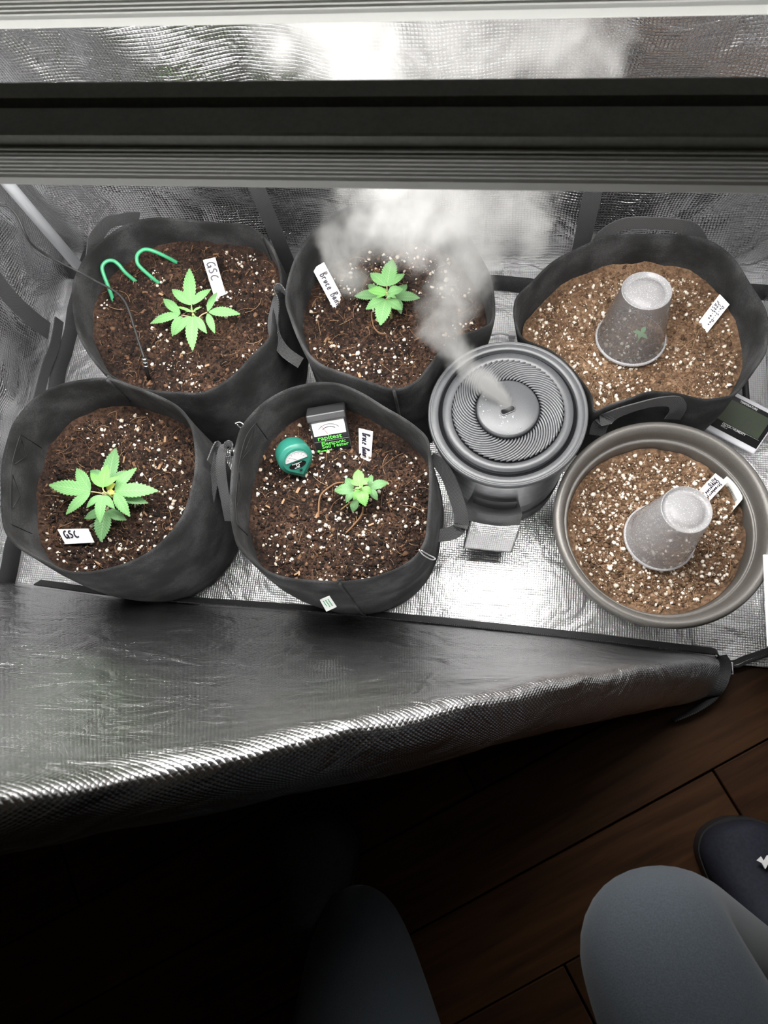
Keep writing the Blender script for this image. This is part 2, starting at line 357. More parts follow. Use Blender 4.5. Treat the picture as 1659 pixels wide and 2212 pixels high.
def text_geo(s, size, bold=0.0, align='LEFT', spacing=1.0):
    cu = bpy.data.curves.new('t', 'FONT'); cu.body = s; cu.size = size; cu.align_x = align; cu.offset = bold; cu.space_character = spacing
    cu.resolution_u = 2
    o = bpy.data.objects.new('t', cu); COL.objects.link(o)
    dg = bpy.context.evaluated_depsgraph_get(); me = bpy.data.meshes.new_from_object(o.evaluated_get(dg))
    V = [np.array(v.co) for v in me.vertices]; Fc = [tuple(p.vertices) for p in me.polygons]
    bpy.data.objects.remove(o); bpy.data.curves.remove(cu); bpy.data.meshes.remove(me)
    return V, Fc
def on_plane(geo, O, ex, ey, lift=.0004):
    n = nrm(np.cross(ex, ey)); V, Fc = geo
    return [np.asarray(O) + v[0] * np.asarray(ex) + v[1] * np.asarray(ey) + n * lift for v in V], Fc
def lettering(name, s, O, ex, ey, size, mat, parent, bold=0.0, xs=1.0, lift=.0004, align='LEFT'):
    V, Fc = text_geo(s, size, bold, align); V = [np.array([v[0] * xs, v[1], 0]) for v in V]
    return mesh(name, *on_plane((V, Fc), O, nrm(ex), nrm(ey), lift), mat, parent, smooth=False)
# hand lettering: pen strokes in a unit box
GLY = {
 'G': [[(.85, .95), (.55, 1), (.2, .75), (.1, .35), (.3, .02), (.62, .05), (.85, .38), (.55, .42)], [(.85, .38), (.9, .0), (1.0, -.02)]],
 'S': [[(.8, .95), (.4, .98), (.2, .72), (.55, .5), (.75, .25), (.5, .02), (.1, .08)]],
 'C': [[(.7, .95), (.4, .85), (.15, .45), (.3, .08), (.65, .0), (.95, .12)]],
 'B': [[(.15, .0), (.2, 1)], [(.05, .95), (.6, 1), (.75, .8), (.3, .55), (.8, .35), (.65, .02), (.1, .0)]],
 'r': [[(.2, .0), (.2, .5), (.3, .38), (.6, .5), (.7, .4)]], 'u': [[(.15, .5), (.2, .08), (.5, .05), (.7, .5), (.75, .05)]],
 'c': [[(.7, .45), (.35, .48), (.15, .2), (.4, .0), (.75, .1)]], 'e': [[(.15, .25), (.65, .3), (.5, .5), (.2, .4), (.15, .12), (.4, .0), (.8, .1)]],
 'a': [[(.7, .45), (.35, .5), (.15, .2), (.4, .02), (.65, .4), (.75, .0)]], 'n': [[(.15, .5), (.18, .0)], [(.18, .35), (.5, .5), (.65, .3), (.7, .0)]],
 'D': [[(.15, .0), (.15, 1), (.7, .8), (.8, .4), (.15, .0)]], 'o': [[(.4, .5), (.15, .25), (.4, .0), (.7, .25), (.4, .5)]], 'O': [[(.45, 1), (.1, .5), (.45, .0), (.8, .5), (.45, 1)]],
 '-': [[(.15, .3), (.7, .32)]], 'i': [[(.4, .45), (.4, .0)], [(.4, .65), (.42, .7)]], 's': [[(.7, .45), (.3, .48), (.3, .3), (.65, .2), (.5, .0), (.15, .05)]],
 'k': [[(.2, .0), (.2, .9)], [(.7, .5), (.2, .22), (.75, .0)]], 'F': [[(.15, .0), (.15, 1), (.8, 1)], [(.15, .5), (.6, .52)]], 'A': [[(.05, .0), (.4, 1), (.8, .0)], [(.2, .35), (.65, .35)]],
 'T': [[(.0, 1), (.85, 1)], [(.42, 1), (.42, .0)]], 'U': [[(.1, 1), (.12, .2), (.4, .0), (.7, .2), (.75, 1)]], 't': [[(.35, .9), (.35, .1), (.6, .0)], [(.1, .55), (.7, .58)]],
 'w': [[(.05, .5), (.2, .0), (.42, .4), (.6, .0), (.85, .5)]], 'b': [[(.2, .95), (.2, .0), (.6, .05), (.65, .4), (.2, .4)]], 'y': [[(.1, .5), (.4, .1)], [(.75, .5), (.35, -.25), (.1, -.3)]],
 'h': [[(.2, .95), (.2, .0)], [(.2, .35), (.5, .5), (.65, .3), (.68, .0)]],
}
def handwriting(name, s, O, ex, ey, w, h, pen, parent, lift=.0009):
    geos = []; q4 = TAGQ.get(parent.name); ex, ey = np.asarray(ex, float), np.asarray(ey, float); adv = w / max(1, len(s)); n = nrm(np.cross(ex, ey)); ex = nrm(ex); ey = nrm(ey)
    for i, ch in enumerate(s):
        for st in GLY.get(ch, []):
            p = catmull([np.asarray(O) + ex * adv * (i + x * .88) + ey * h * y + n * lift for x, y in st], max(6, len(st) * 4))
            t = np.gradient(p, axis=0); V = []
            for q, tt in zip(p, t):
                sd = np.cross(n, nrm(tt)); V += [q - sd * pen / 2, q + sd * pen / 2]
            if q4 is not None:      # lay the stroke on the (slightly twisted) tag
                a_, b_, c_, d_ = q4; W2 = []
                for q in V:
                    M2 = np.array([d_ - a_, b_ - a_, n]).T; s1, t1, _ = np.linalg.solve(M2, q - a_)
                    W2.append(a_ + (d_ - a_) * s1 + (b_ - a_) * t1 + (c_ - b_ - d_ + a_) * s1 * t1 + (n if n[2] > 0 else -n) * lift)
                V = W2
            geos.append((V, [(2 * k, 2 * k + 1, 2 * k + 3, 2 * k + 2) for k in range(len(p) - 1)]))
    return mesh(name, *join(geos), M['ink'], parent, smooth=False)

# ------------------------------------------------------------------ tent shell and room
X0, X1, Y0, Y1, ZT = -.800, .445, .135, .775, 1.55
def wrinkled(P, normal, amp, sc, seed, pin=None):
    nse = fbm(P * sc + seed, 3) + .6 * np.abs(fbm(P * sc * 1.7 + seed + 9, 2))
    d = nse * amp
    if pin is not None: d = d * pin
    return P + np.asarray(normal) * d[..., None]
gx = np.linspace(X0, X1, 110); gy = np.linspace(Y0 - .01, Y1, 60)
XX, YY = np.meshgrid(gx, gy); P = np.stack([XX, YY, np.zeros_like(XX)], 2)
edge = np.clip(np.minimum(np.minimum(XX - X0, X1 - XX), np.minimum(YY - Y0, Y1 - YY)) / .05, 0, 1)
fl = wrinkled(P, (0, 0, 1), .012, 7.0, 3.0, edge); fl[..., 2] = np.clip(fl[..., 2], -.0005, .006) + .0035
struct(grid('tent_floor', fl, M['film_floor']), 'reflective silver gridded film lining the floor of the grow tent', 'floor')
zz = np.linspace(.0, ZT, 90)
XX, ZZ = np.meshgrid(np.linspace(X0, X1, 130), zz); P = np.stack([XX, np.full_like(XX, Y1), ZZ], 2)
P = wrinkled(P, (0, -1, 0), .065, 5.5, 11.0, np.clip(ZZ / .1, 0, 1) * np.clip(np.minimum(XX - X0, X1 - XX) / .05, 0, 1))
P[..., 1] = np.clip(P[..., 1], Y1 - .03, Y1 + .03)
struct(grid('wall_back', P, M['film_wall']), 'wrinkled silver film wall at the back of the tent behind the grow bags', 'wall')
for nm, xx, sgn, sd in (('wall_left', X0, 1, 21.0), ('wall_right', X1, -1, 31.0)):
    YY, ZZ = np.meshgrid(np.linspace(Y0, Y1, 70), zz); P = np.stack([np.full_like(YY, xx), YY, ZZ], 2)
    P = wrinkled(P, (sgn, 0, 0), .075, 6.5, sd, np.clip(ZZ / .1, 0, 1) * np.clip(np.minimum(YY - Y0, Y1 - YY) / .05, 0, 1))
    P[..., 0] = np.clip(P[..., 0], xx - .025, xx + .025)
    if sgn < 0: P = P[:, ::-1]
    struct(grid(nm, P, M['film_wall']), 'wrinkled silver film side wall on the %s of the tent' % ('left' if sgn > 0 else 'right'), 'wall')
XX, YY = np.meshgrid(np.linspace(X0, X1, 8), np.linspace(Y0, Y1, 6))
struct(grid('ceiling', np.stack([XX, YY, np.full_like(XX, ZT)], 2)[::-1], M['film_wall']), 'silver film roof of the grow tent above the lamp', 'ceiling')
# black seam tapes along the wall feet
def seam_strip(nm, a, b, h, nv, label):
    a, b = np.array(a, float), np.array(b, float); nv = np.array(nv, float); n = 60; rows = []
    for z, d in ((0.006, .016), (.006 + h * .5, .006), (.006 + h, .002)):
        rows.append([a + (b - a) * t + np.array([0, 0, z + .003 * math.sin(t * 23)]) + nv * (d + .002 * math.sin(t * 37)) for t in np.linspace(0, 1, n)])
    o = grid(nm, rows, M['hem'], thick=.002); struct(o, label, 'trim'); return o
seam_strip('trim_1', (X0, Y1 - .03, 0), (X1, Y1 - .03, 0), .022, (0, -1, 0), 'black seam tape along the foot of the back wall')
seam_strip('trim_2', (X0 + .03, Y0, 0), (X0 + .03, Y1, 0), .024, (1, 0, 0), 'black seam tape along the foot of the left wall')
# vertical webbing sewn to the back wall
for k, (u, v, lab) in enumerate(((590, 480, 'black vertical webbing sewn on the back wall left of the mist'), (1270, 480, 'black vertical webbing sewn on the back wall above the round bag on the right'))):
    r = ray(u, v); t = (Y1 - .034) / r[1]; x = r[0] * t
    o = ribbon('trim_%d' % (3 + k), [(x, Y1 - .034, .03), (x - .002, Y1 - .036, .15), (x - .004, Y1 - .036, .28), (x, Y1 - .034, .40)], .026, (1, 0, 0), M['web'])
    struct(o, lab, 'trim')
# room floor: planks
floor = bpy.data.objects.new('floor', None); COL.objects.link(floor); struct(floor, 'dark brown wooden plank floor of the room in front of the tent', 'floor')
ang = math.radians(33); ca, sa = math.cos(ang), math.sin(ang)
bm0 = box_geo((0, 0, -.02), (.9, 0, 0), (0, .118, 0), (0, 0, .018))
plank_me = []
for w in WOODS:
    o = rbox('plank', (0, 0, -.022), (.897, 0, 0), (0, .1175, 0), (0, 0, .020), w, None, .0012, 1); plank_me.append(o.data); bpy.data.objects.remove(o)
for j in range(-9, 8):
    for i in range(-2, 3):
        lx = i * .9 + (j % 3) * .31 - .2; ly = j * .12
        x = lx * ca - ly * sa; y = lx * sa + ly * ca - .25
        cxm = x + .45 * ca; cym = y + .45 * sa
        if cym > .5 or cym < -1.2 or abs(cxm) > 1.25: continue
        o = bpy.data.objects.new('plank', plank_me[rng.randrange(3)]); COL.objects.link(o)
        o.location = (x, y, -.0015 * rng.random()); o.rotation_euler = (0, 0, ang + rng.uniform(-.001, .001)); o.parent = floor
sub = rbox('underlay', (-2.2, -2.0, -.05), (4.2, 0, 0), (0, 3.2, 0), (0, 0, .026), M['rubber'], floor, 0)

# white corner pole
p0 = at(172, 566, .01)
o = tube('tent_pole', [(X0 + .035, Y1 - .04, 0.004), (X0 + .033, Y1 - .042, .5), (X0 + .033, Y1 - .042, 1.5)], .0095, M['pole'], None, 20)
tag(o, 'white metal tent pole standing in the back left corner', 'pole')

# ------------------------------------------------------------------ front flap
def flap():
    us = [-420, 0, 300, 600, 900, 1200, 1400, 1500, 1545]
    hem = [(-420, 1228, .0), (0, 1258, .02), (300, 1296, .02), (600, 1318, .015), (900, 1345, .01), (1200, 1376, .01), (1400, 1400, .01), (1500, 1412, .01), (1545, 1418, .012)]
    mid = [(-420, 1400, .42), (0, 1430, .36), (300, 1430, .30), (600, 1432, .235), (900, 1425, .22), (1200, 1418, .15), (1400, 1416, .055), (1500, 1418, .035), (1548, 1424, .02)]
    mid2 = [(-420, 1590, .66), (0, 1590, .60), (300, 1565, .53), (600, 1535, .47), (900, 1490, .43), (1200, 1450, .31), (1400, 1430, .15), (1500, 1425, .06), (1552, 1430, .03)]
    crest = [(-420, 1740, .76), (0, 1700, .72), (300, 1648, .65), (600, 1592, .60), (900, 1532, .53), (1200, 1472, .39), (1400, 1442, .20), (1500, 1434, .085), (1554, 1440, .04)]
    over = [(-420, 1850, .76), (0, 1785, .72), (300, 1722, .65), (600, 1658, .60), (900, 1590, .53), (1200, 1522, .385), (1400, 1482, .195), (1500, 1468, .09), (1550, 1462, .045)]
    under = [(-420, 1920, .70), (0, 1835, .66), (300, 1772, .59), (600, 1708, .55), (900, 1640, .48), (1200, 1566, .33), (1400, 1522, .16), (1490, 1505, .06), (1535, 1490, .035)]
    rows = [[at(*q) for q in r] for r in (hem, mid, mid2, crest, over, under)]
    last = [np.array([p[0], p[1], p[2]]) + np.array([0, -.005, -min(.12, p[2] * .45)]) for p in rows[-1]]
    last2 = [np.array([p[0], p[1] + .02, max(.012, p[2] - min(.3, p[2] * .8))]) for p in rows[-1]]
    rows += [last, last2]
    A = np.array(rows)
    A = np.array([catmull(A[i], 130) for i in range(len(rows))])
    A = np.array([catmull(A[:, j], 80) for j in range(130)]).transpose(1, 0, 2)
    s = np.linspace(0, 1, 80)[:, None] * np.ones((1, 130))
    d = fbm(A * np.array([9, 14, 14]) + 3, 4) * .012 * np.clip(s * 6, 0, 1) * np.clip((1 - np.linspace(0, 1, 130)) * 6, .1, 1)[None]
    A[..., 1] += d; A[..., 2] += d * .4
    A[..., 2] = np.maximum(A[..., 2], .006)
    return A
FA = flap()
fl_t = thing('tent_flap', 'silver inner side of the unzipped tent door drooping across the front', 'tent flap', FA[0, 60])
grid('film_sheet', FA, M['film_flap'], fl_t, .0015, 34)
b1 = ribbon('binding', [FA[0, j] + np.array([0, .006, .004]) for j in range(20, 130, 9)] + [FA[0, 129] + np.array([.004, .0, .004])], .019, (0, -.55, .8), M['hem'], fl_t, .002, 90); b1['label'] = 'black binding tape along the foot of the flap'
b2 = ribbon('binding', [FA[i, 129] + np.array([.005, 0, .003]) for i in range(0, 80, 8)] + [FA[79, 129]], .02, (.8, .2, .4), M['hem'], fl_t, .002, 50)
o_pts = [at(1556, 1436, .03), at(1558, 1470, .026), at(1540, 1505, .02), at(1500, 1535, .014), at(1455, 1556, .01)]
b3 = ribbon('binding', o_pts, .016, (.6, .2, .8), M['hem'], fl_t, .002, 40)
# front sill with zip
sill = thing('zipper', 'black door zip with metal slider along the front sill at right', 'zipper', at(1580, 1435, .0))
ribbon('zip_tape', [at(1556, 1424, .016), at(1585, 1434, .012), at(1610, 1425, .012), at(1640, 1415, .014), at(1690, 1398, .014)], .020, (0, -.5, .85), M['hem'], sill, .002, 50)
pth = [at(1567, 1440, .018), at(1590, 1438, .014), at(1620, 1426, .014), at(1660, 1414, .016), at(1700, 1406, .016)]
pp = catmull(pth, 46); geos = []
for i in range(len(pp) - 1):
    geos.append(box_geo(pp[i] - np.array([.0005, .002, -.002]), (.0011, 0, 0), (0, .0035, 0), (0, 0, .0016)))
t_ = mesh('teeth', *join(geos), M['silver'], sill, False); t_['kind'] = 'stuff'
pp = catmull([at(1566, 1440, .020), at(1560, 1456, .016), at(1552, 1470, .012)], 14); geos = [box_geo(q - np.array([.001, .0005, 0]), (.0028, 0, 0), (0, .001, 0), (0, 0, .0015)) for q in pp]
t_ = mesh('teeth', *join(geos), M['silver'], sill, False); t_['kind'] = 'stuff'
c = at(1574, 1436, .022)
rbox('slider', c - np.array([.006, .005, .003]), (.012, 0, 0), (0, .009, 0), (0, 0, .005), M['silver'], sill, .0012)
q = np.array([[-.004, 0], [-.0045, -.010], [.0045, -.010], [.004, 0], [-.004, 0]])
tube('pull_tab', [c + np.array([a, b - .003, .003]) for a, b in q], .0011, M['silver'], sill, 6)

# ------------------------------------------------------------------ grow lamp
lamp = thing('grow_lamp', 'dark grey two-bar grow lamp with ribbed heat sinks hanging over the bags', 'lamp', (-.18, .41, .735))
def light_bar(y, z0=.735, z1=.772, x0=-.66, x1=.31):
    w = .048
    def ext(prof):
        n = len(prof); V = [(x0, y + a, b) for a, b in prof] + [(x1, y + a, b) for a, b in prof]
        return V, [(i, (i + 1) % n, n + (i + 1) % n, n + i) for i in range(n)] + [tuple(range(n))[::-1], tuple(range(n, 2 * n))]
    prof = [(0.002, z0 + .006), (.002, z1 - .014), (.0045, z1 - .001), (.006, z1), (.0245, z1), (.0245, z1 - .010), (.0325, z1 - .010), (.0325, z1), (w - .004, z1), (w - .002, z1 - .001), (w - .002, z0 + .006)]
    b = mesh('light_bar', *ext(prof), M['lamp_paint'], lamp, False)
    lip = mesh('lip', *ext([(-.001, z0), (-.0015, z0 + .001), (-.0015, z0 + .007), (.0005, z0 + .0085), (w - .0005, z0 + .0085), (w + .0015, z0 + .007), (w + .0015, z0 + .001), (w, z0)]), M['lamp_fin_lit'], b, False)
    for k in range(7):
        z = z0 + .0105 + k * .0030
        for s, yy in ((-1, .002), (1, w - .002)):
            e = .0032 - k * .00032
            mesh('cooling_fin', *ext([(yy, z - .0009), (yy + s * e, z - .0007), (yy + s * e, z + .0006), (yy, z + .0009)][::1]), M['lamp_fin_lit' if k < 5 else 'lamp_paint'], b, False)  # lower fins take the colour with bounce light painted in, upper ones plain paint
    mesh('led_board', *box_geo((x0 + .02, y + .006, z0 - .0022), (x1 - x0 - .04, 0, 0), (0, w - .012, 0), (0, 0, .002)), M['led'], b, False)
for yb in (.3155, .452): light_bar(yb)
for x in (-.64, .27):
    rbox('cross_rail', (x, .30, .7725), (.022, 0, 0), (0, .22, 0), (0, 0, .014), M['lamp_paint'], lamp, .001)
    tube('hanging_wire', [(x + .011, .33, .786), (x + .011, .41, ZT - .2), (x + .011, .41, ZT - .01)], .0012, M['silver'], lamp, 6)
    tube('hanging_wire', [(x + .011, .49, .786), (x + .011, .415, ZT - .2), (x + .011, .415, ZT - .01)], .0012, M['silver'], lamp, 6)

# ------------------------------------------------------------------ grow bags, soil
HUM_C, HUM_R, HUM_Z = None, None, .225
def fit_circle(Lx, T, Rx, B, z):
    c = at((Lx + Rx) / 2, (T + B) / 2, z); R = .12; t = np.linspace(0, 2 * math.pi, 90)
    for _ in range(40):
        e = proj(np.stack([c[0] + R * np.cos(t), c[1] + R * np.sin(t), np.full_like(t, z)], 1))
        lo, hi = e.min(0), e.max(0); R *= ((Rx - Lx) + (B - T)) / ((hi - lo).sum())
        pc = proj(c); c = at(pc[0] + (Lx + Rx) / 2 - (lo[0] + hi[0]) / 2, pc[1] + (T + B) / 2 - (lo[1] + hi[1]) / 2, z)
    return c, R
HUM_C, HUM_R = fit_circle(925, 736, 1271, 1053, HUM_Z)
POT_Z = .175
POT_C, POT_R = fit_circle(1204, 902, 1670, 1367, POT_Z)
TRACE = dict(
 A=[(154,631),(162,597),(185,554),(216,523),(270,485),(328,469),(405,471),(471,477),(536,483),(579,516),(602,562),(610,608),(600,631),(594,670),(586,728),(548,770),(501,817),(444,849),(386,849),(347,847),(289,836),(231,809),(193,770),(166,720),(156,670)],
 B=[(614,647),(618,608),(637,554),(672,504),(707,473),(745,450),(791,435),(849,427),(910,430),(960,445),(1005,490),(1038,547),(1061,593),(1069,639),(1069,689),(1055,728),(1020,765),(985,785),(946,797),(899,828),(853,844),(799,828),(745,809),(695,790),(664,766),(641,728),(622,678)],
 C=[(13,948),(30,908),(68,864),(111,837),(162,822),(230,815),(280,830),(338,851),(385,876),(412,911),(422,952),(424,1003),(415,1057),(398,1111),(365,1158),(324,1195),(270,1222),(203,1239),(145,1239),(101,1219),(68,1202),(30,1178),(10,1154),(0,1124),(-2,1060),(0,1000)],
 D=[(494,1097),(495,1043),(500,989),(514,928),(541,891),(575,861),(622,837),(676,825),(710,824),(740,829),(784,849),(831,878),(872,901),(906,925),(926,949),(931,989),(933,1036),(931,1087),(927,1138),(922,1168),(902,1202),(865,1229),(814,1249),(764,1259),(723,1261),(669,1259),(622,1254),(582,1242),(548,1219),(517,1188),(504,1158)],
 F=[(1108,670),(1115,639),(1146,608),(1193,562),(1250,531),(1304,508),(1366,502),(1428,502),(1501,508),(1551,527),(1590,562),(1621,612),(1652,662),(1663,700),(1662,735),(1655,765),(1632,800),(1610,830),(1590,852),(1567,859),(1520,863),(1463,851),(1405,848),(1358,863),(1312,878),(1281,890),(1230,862),(1175,800),(1130,735),(1112,705)])
SPEC = dict(A=(.222, .062), B=(.25, .088), C=(.25, .09), D=(.255, .09), F=(.205, .068))
NAMES = dict(
 A='black felt grow bag in the back left corner with two green wire hooks',
 B='black felt grow bag at the back middle, half veiled by mist',
 C='black felt grow bag at front left with a stitched square inside its wall',
 D='black felt grow bag at front middle holding the green meter and black tester',
 F='wide black felt grow bag at back right with light brown soil and a clear cup')
SOILN = dict(
 A='dark potting soil in the back left grow bag around the sensor probe', B='dark potting soil in the back middle grow bag under the mist',
 C='dark potting soil in the front left grow bag', D='dark potting soil in the front middle grow bag around both meters',
 F='light brown potting soil with perlite in the back right grow bag', E='light brown potting soil with perlite in the round plastic pot')
NB = 128
class Bag: pass
BAGS = {}
def push_out(p, c, r):
    d = p - c[:2]; l = np.linalg.norm(d)
    return p if l >= r else c[:2] + d / l * r
def make_bag(k):
    z, dep = SPEC[k]; b = Bag(); b.z = z; b.zs = z - dep; b.k = k
    w = np.array([at(u, v, z)[:2] for u, v in TRACE[k]])
    if k in 'BF': w = np.array([push_out(p, HUM_C, HUM_R + .010) for p in w])
    if k == 'F': w = np.array([push_out(p, POT_C, POT_R + .004) for p in w])
    w = catmull(w, NB, True); b.w = w; b.c = w.mean(0)
    rr = np.linalg.norm(w - b.c, axis=1); th = np.arctan2(w[:, 1] - b.c[1], w[:, 0] - b.c[0])
    rm = rr.mean(); sm = np.convolve(np.concatenate([rr] * 3), np.ones(25) / 25, 'same')[NB:2 * NB]
    b.rm = rm; b.th = th
    def P(i, h, inner):                    # h: 0 floor .. 1 rim
        r_top = rr[i]; r_bot = (.55 * sm[i] + .45 * rm) * .965
        if k in 'BF': r_bot = min(r_bot, rr[i] * .99)
        e = h ** 1.6; r = r_bot + (r_top - r_bot) * e + .006 * math.sin(math.pi * min(1, h)) * (1 if k in 'ACD' else 0)
        r += .0035 * math.sin(3 * th[i] + 5 * h + ord(k)) * (1 - h) * h * 3
        if inner: r -= .0042 + .006 * (1 - h)
        zr = z + .004 * math.sin(2 * th[i] + ord(k)) * .5
        return np.array([b.c[0] + r * math.cos(th[i]), b.c[1] + r * math.sin(th[i]), .005 + (zr - .005) * h])
    b.P = P
    root = thing('grow_bag', NAMES[k], 'grow bag', (b.c[0], b.c[1], .005), 'black felt grow bags'); b.root = root
    hs_o = [0, .03, .12, .25, .4, .55, .7, .82, .92, .985]; rows = [[P(i, h, False) for i in range(NB)] for h in hs_o]
    rows[0] = [np.array([b.c[0], b.c[1], .005]) + (q - np.array([b.c[0], b.c[1], .005])) * .97 for q in rows[0]]
    rows.append([(P(i, 1, False) + P(i, 1, True)) / 2 + np.array([0, 0, .001]) for i in range(NB)])
    lo = (b.zs - .02 - .005) / (z - .005)
    for h in (.985, .93, (1 + lo) / 2 + .1, (1 + lo) / 2 - .1, lo): rows.append([P(i, h, True) for i in range(NB)])
    V = [q for r in rows for q in r]; n = len(rows)
    Fc = [(r * NB + i, r * NB + (i + 1) % NB, (r + 1) * NB + (i + 1) % NB, (r + 1) * NB + i) for r in range(n - 1) for i in range(NB)]
    V.append(np.array([b.c[0], b.c[1], .005])); Fc += [(i, len(V) - 1, (i + 1) % NB) for i in range(NB)]
    mesh('fabric_wall', V, Fc, M['felt'], root)
    b.soil = np.array([P(i, (b.zs - .005) / (z - .005), True)[:2] for i in range(NB)])
    BAGS[k] = b; return b
def find_i(b, u, v, h=1.0, inner=False):
    pr = proj(np.array([b.P(i, h, inner) for i in range(NB)])); return int(np.argmin(((pr - np.array([u, v])) ** 2).sum(1)))

ICO_V = None
def ico():
    t = (1 + 5 ** .5) / 2
    v = np.array([(-1, t, 0), (1, t, 0), (-1, -t, 0), (1, -t, 0), (0, -1, t), (0, 1, t), (0, -1, -t), (0, 1, -t), (t, 0, -1), (t, 0, 1), (-t, 0, -1), (-t, 0, 1)], float)
    f = np.array([(0, 11, 5), (0, 5, 1), (0, 1, 7), (0, 7, 10), (0, 10, 11), (1, 5, 9), (5, 11, 4), (11, 10, 2), (10, 7, 6), (7, 1, 8), (3, 9, 4), (3, 4, 2), (3, 2, 6), (3, 6, 8), (3, 8, 9), (4, 9, 5), (2, 4, 11), (6, 2, 10), (8, 6, 7), (9, 8, 1)])
    return v / np.linalg.norm(v[0]), f
IV, IF_ = ico()
def crumbs(name, pts, sizes, mat, parent, stretch=.4, jit=.3):
    n = len(pts); j = 1 + nrng.uniform(-jit, jit, (n, 12, 1)); v = IV[None] * j
    sc = 1 + nrng.uniform(-stretch, stretch, (n, 1, 3)); v = v * sc * np.asarray(sizes)[:, None, None]
    a = nrng.uniform(0, 6.283, n); ca, sa = np.cos(a), np.sin(a)
    x = v[..., 0] * ca[:, None] - v[..., 1] * sa[:, None]; y = v[..., 0] * sa[:, None] + v[..., 1] * ca[:, None]
    v = np.stack([x, y, v[..., 2]], 2) + np.asarray(pts)[:, None]
    f = IF_[None] + (np.arange(n) * 12)[:, None, None]
    me = bpy.data.meshes.new(name); me.vertices.add(n * 12); me.vertices.foreach_set('co', v.ravel())
    nf = n * 20; me.loops.add(nf * 3); me.loops.foreach_set('vertex_index', f.ravel().astype(np.int32))
    me.polygons.add(nf); me.polygons.foreach_set('loop_start', np.arange(0, nf * 3, 3, dtype=np.int32))
    me.update(calc_edges=True); me.validate(); me.materials.append(mat)
    o = bpy.data.objects.new(name, me); COL.objects.link(o); adopt(o, parent); o['kind'] = 'stuff'; return o

def in_poly(p, poly):
    x, y = p[:, 0], p[:, 1]; c = np.zeros(len(p), bool); q = np.roll(poly, 1, 0)
    for (x1, y1), (x2, y2) in zip(poly, q):
        m = ((y1 > y) != (y2 > y)); c ^= m & (x < (x2 - x1) * (y - y1) / (y2 - y1 + 1e-15) + x1)
    return c
SURF = {}
def make_soil(k, outline, zs, light, bumps=()):
    c = outline.mean(0); n = len(outline)
    def hgt(p):
        p = np.atleast_2d(p); q = np.stack([p[:, 0], p[:, 1], np.full(len(p), ord(k) * 1.7)], 1)
        h = zs + .016 * fbm(q * 16, 2) + .018 * fbm(q * 60 + 4, 3) + .007 * np.abs(fbm(q * 230, 2))
        for bx, by, br, bh in bumps: h = h + bh * np.exp(-((p[:, 0] - bx) ** 2 + (p[:, 1] - by) ** 2) / br ** 2)
        return h
    SURF[k] = hgt
    fr = np.linspace(0, 1, 64) ** .75; P = np.array([c + (outline - c) * (f * 1.0) for f in fr[1:]])
    z = hgt(P.reshape(-1, 2)).reshape(P.shape[:2]); fe = fr[1:, None]
    z = z + .004 * np.clip((fe - .9) / .1, 0, 1)
    V = [np.array([c[0], c[1], hgt(c)[0]])] + [np.array([*P[a, i], z[a, i]]) for a in range(len(P)) for i in range(n)]
    Fc = [(0, 1 + i, 1 + (i + 1) % n) for i in range(n)] + [(1 + a * n + i, 1 + (a + 1) * n + i, 1 + (a + 1) * n + (i + 1) % n, 1 + a * n + (i + 1) % n) for a in range(len(P) - 1) for i in range(n)]
    s = mesh('potting_soil', V, Fc, M['soil_light' if light else 'soil_dark']); s['kind'] = 'stuff'
    tag(s, SOILN[k], 'soil', 'potting soil in the containers', 'stuff')
    lo, hi = outline.min(0), outline.max(0)
    def sample(m, shrink=.97):
        p = lo + nrng.random((m * 2, 2)) * (hi - lo); p = p[in_poly(p, c + (outline - c) * shrink)][:m]; return p
    pc = sample(7500); crumbs('soil_crumb', np.column_stack([pc, hgt(pc) - .0003]), nrng.uniform(.0005, .0019, len(pc)) * nrng.choice([1, 1, 1, 1, 1.8], len(pc)), M['crumb_light' if light else 'crumb_dark'], s, .55, .45)
    m = 1500 if light else 850
    pp = sample(m); dn = vnoise(np.column_stack([pp * 22, np.full(len(pp), ord(k))])); pp = pp[dn > (.25 if light else .42)]
    sz = .0007 + .0027 * nrng.random(len(pp)) ** 3.2
    crumbs('perlite', np.column_stack([pp, hgt(pp) + sz * .3]), sz, M['perlite'], s, .3)
    geos = []; pf = sample(420 if light else 230)
    for x, y in pf:
        z0 = hgt((x, y))[0]; a = rng.uniform(0, 6.28); l = rng.choice([.008, .012, .018, .03]) * rng.uniform(.6, 1.3); tw = rng.uniform(-2.2, 2.2); pth = []
        for t in (0, .25, .5, .75, 1):
            aa = a + tw * t; x += math.cos(aa) * l * .25; y += math.sin(aa) * l * .25
            if not in_poly(np.array([[x, y]]), c + (outline - c) * .97)[0]: break
            pth.append((x, y, max(z0, hgt((x, y))[0]) + .0012 + .002 * math.sin(3.14 * t)))
        if len(pth) > 2: geos.append(tube_geo(pth, rng.uniform(.0002, .00045), 4, False))
    fo = mesh('root_fibre', *join(geos), M['fibre'], s); fo['kind'] = 'stuff'
    pk = sample(45); chips = []
    for x, y in pk:
        a = rng.uniform(0, 6.28); l = rng.uniform(.004, .010); w = rng.uniform(.0015, .004); d = np.array([math.cos(a), math.sin(a), rng.uniform(-.3, .3)])
        chips.append(box_geo(np.array([x, y, hgt((x, y))[0] + .0005]), d * l, np.array([-d[1], d[0], 0]) * w, (0, 0, .0012)))
    co = mesh('bark_chip', *join(chips), M['crumb_light' if light else 'fibre'], s, False); co['kind'] = 'stuff'
    return s
for k in 'ABCDF': make_bag(k)
for k in 'ABCD':
    b = BAGS[k]; make_soil(k, b.soil * 1.0, b.zs, False)
b = BAGS['F']; make_soil('F', b.soil, b.zs, True)

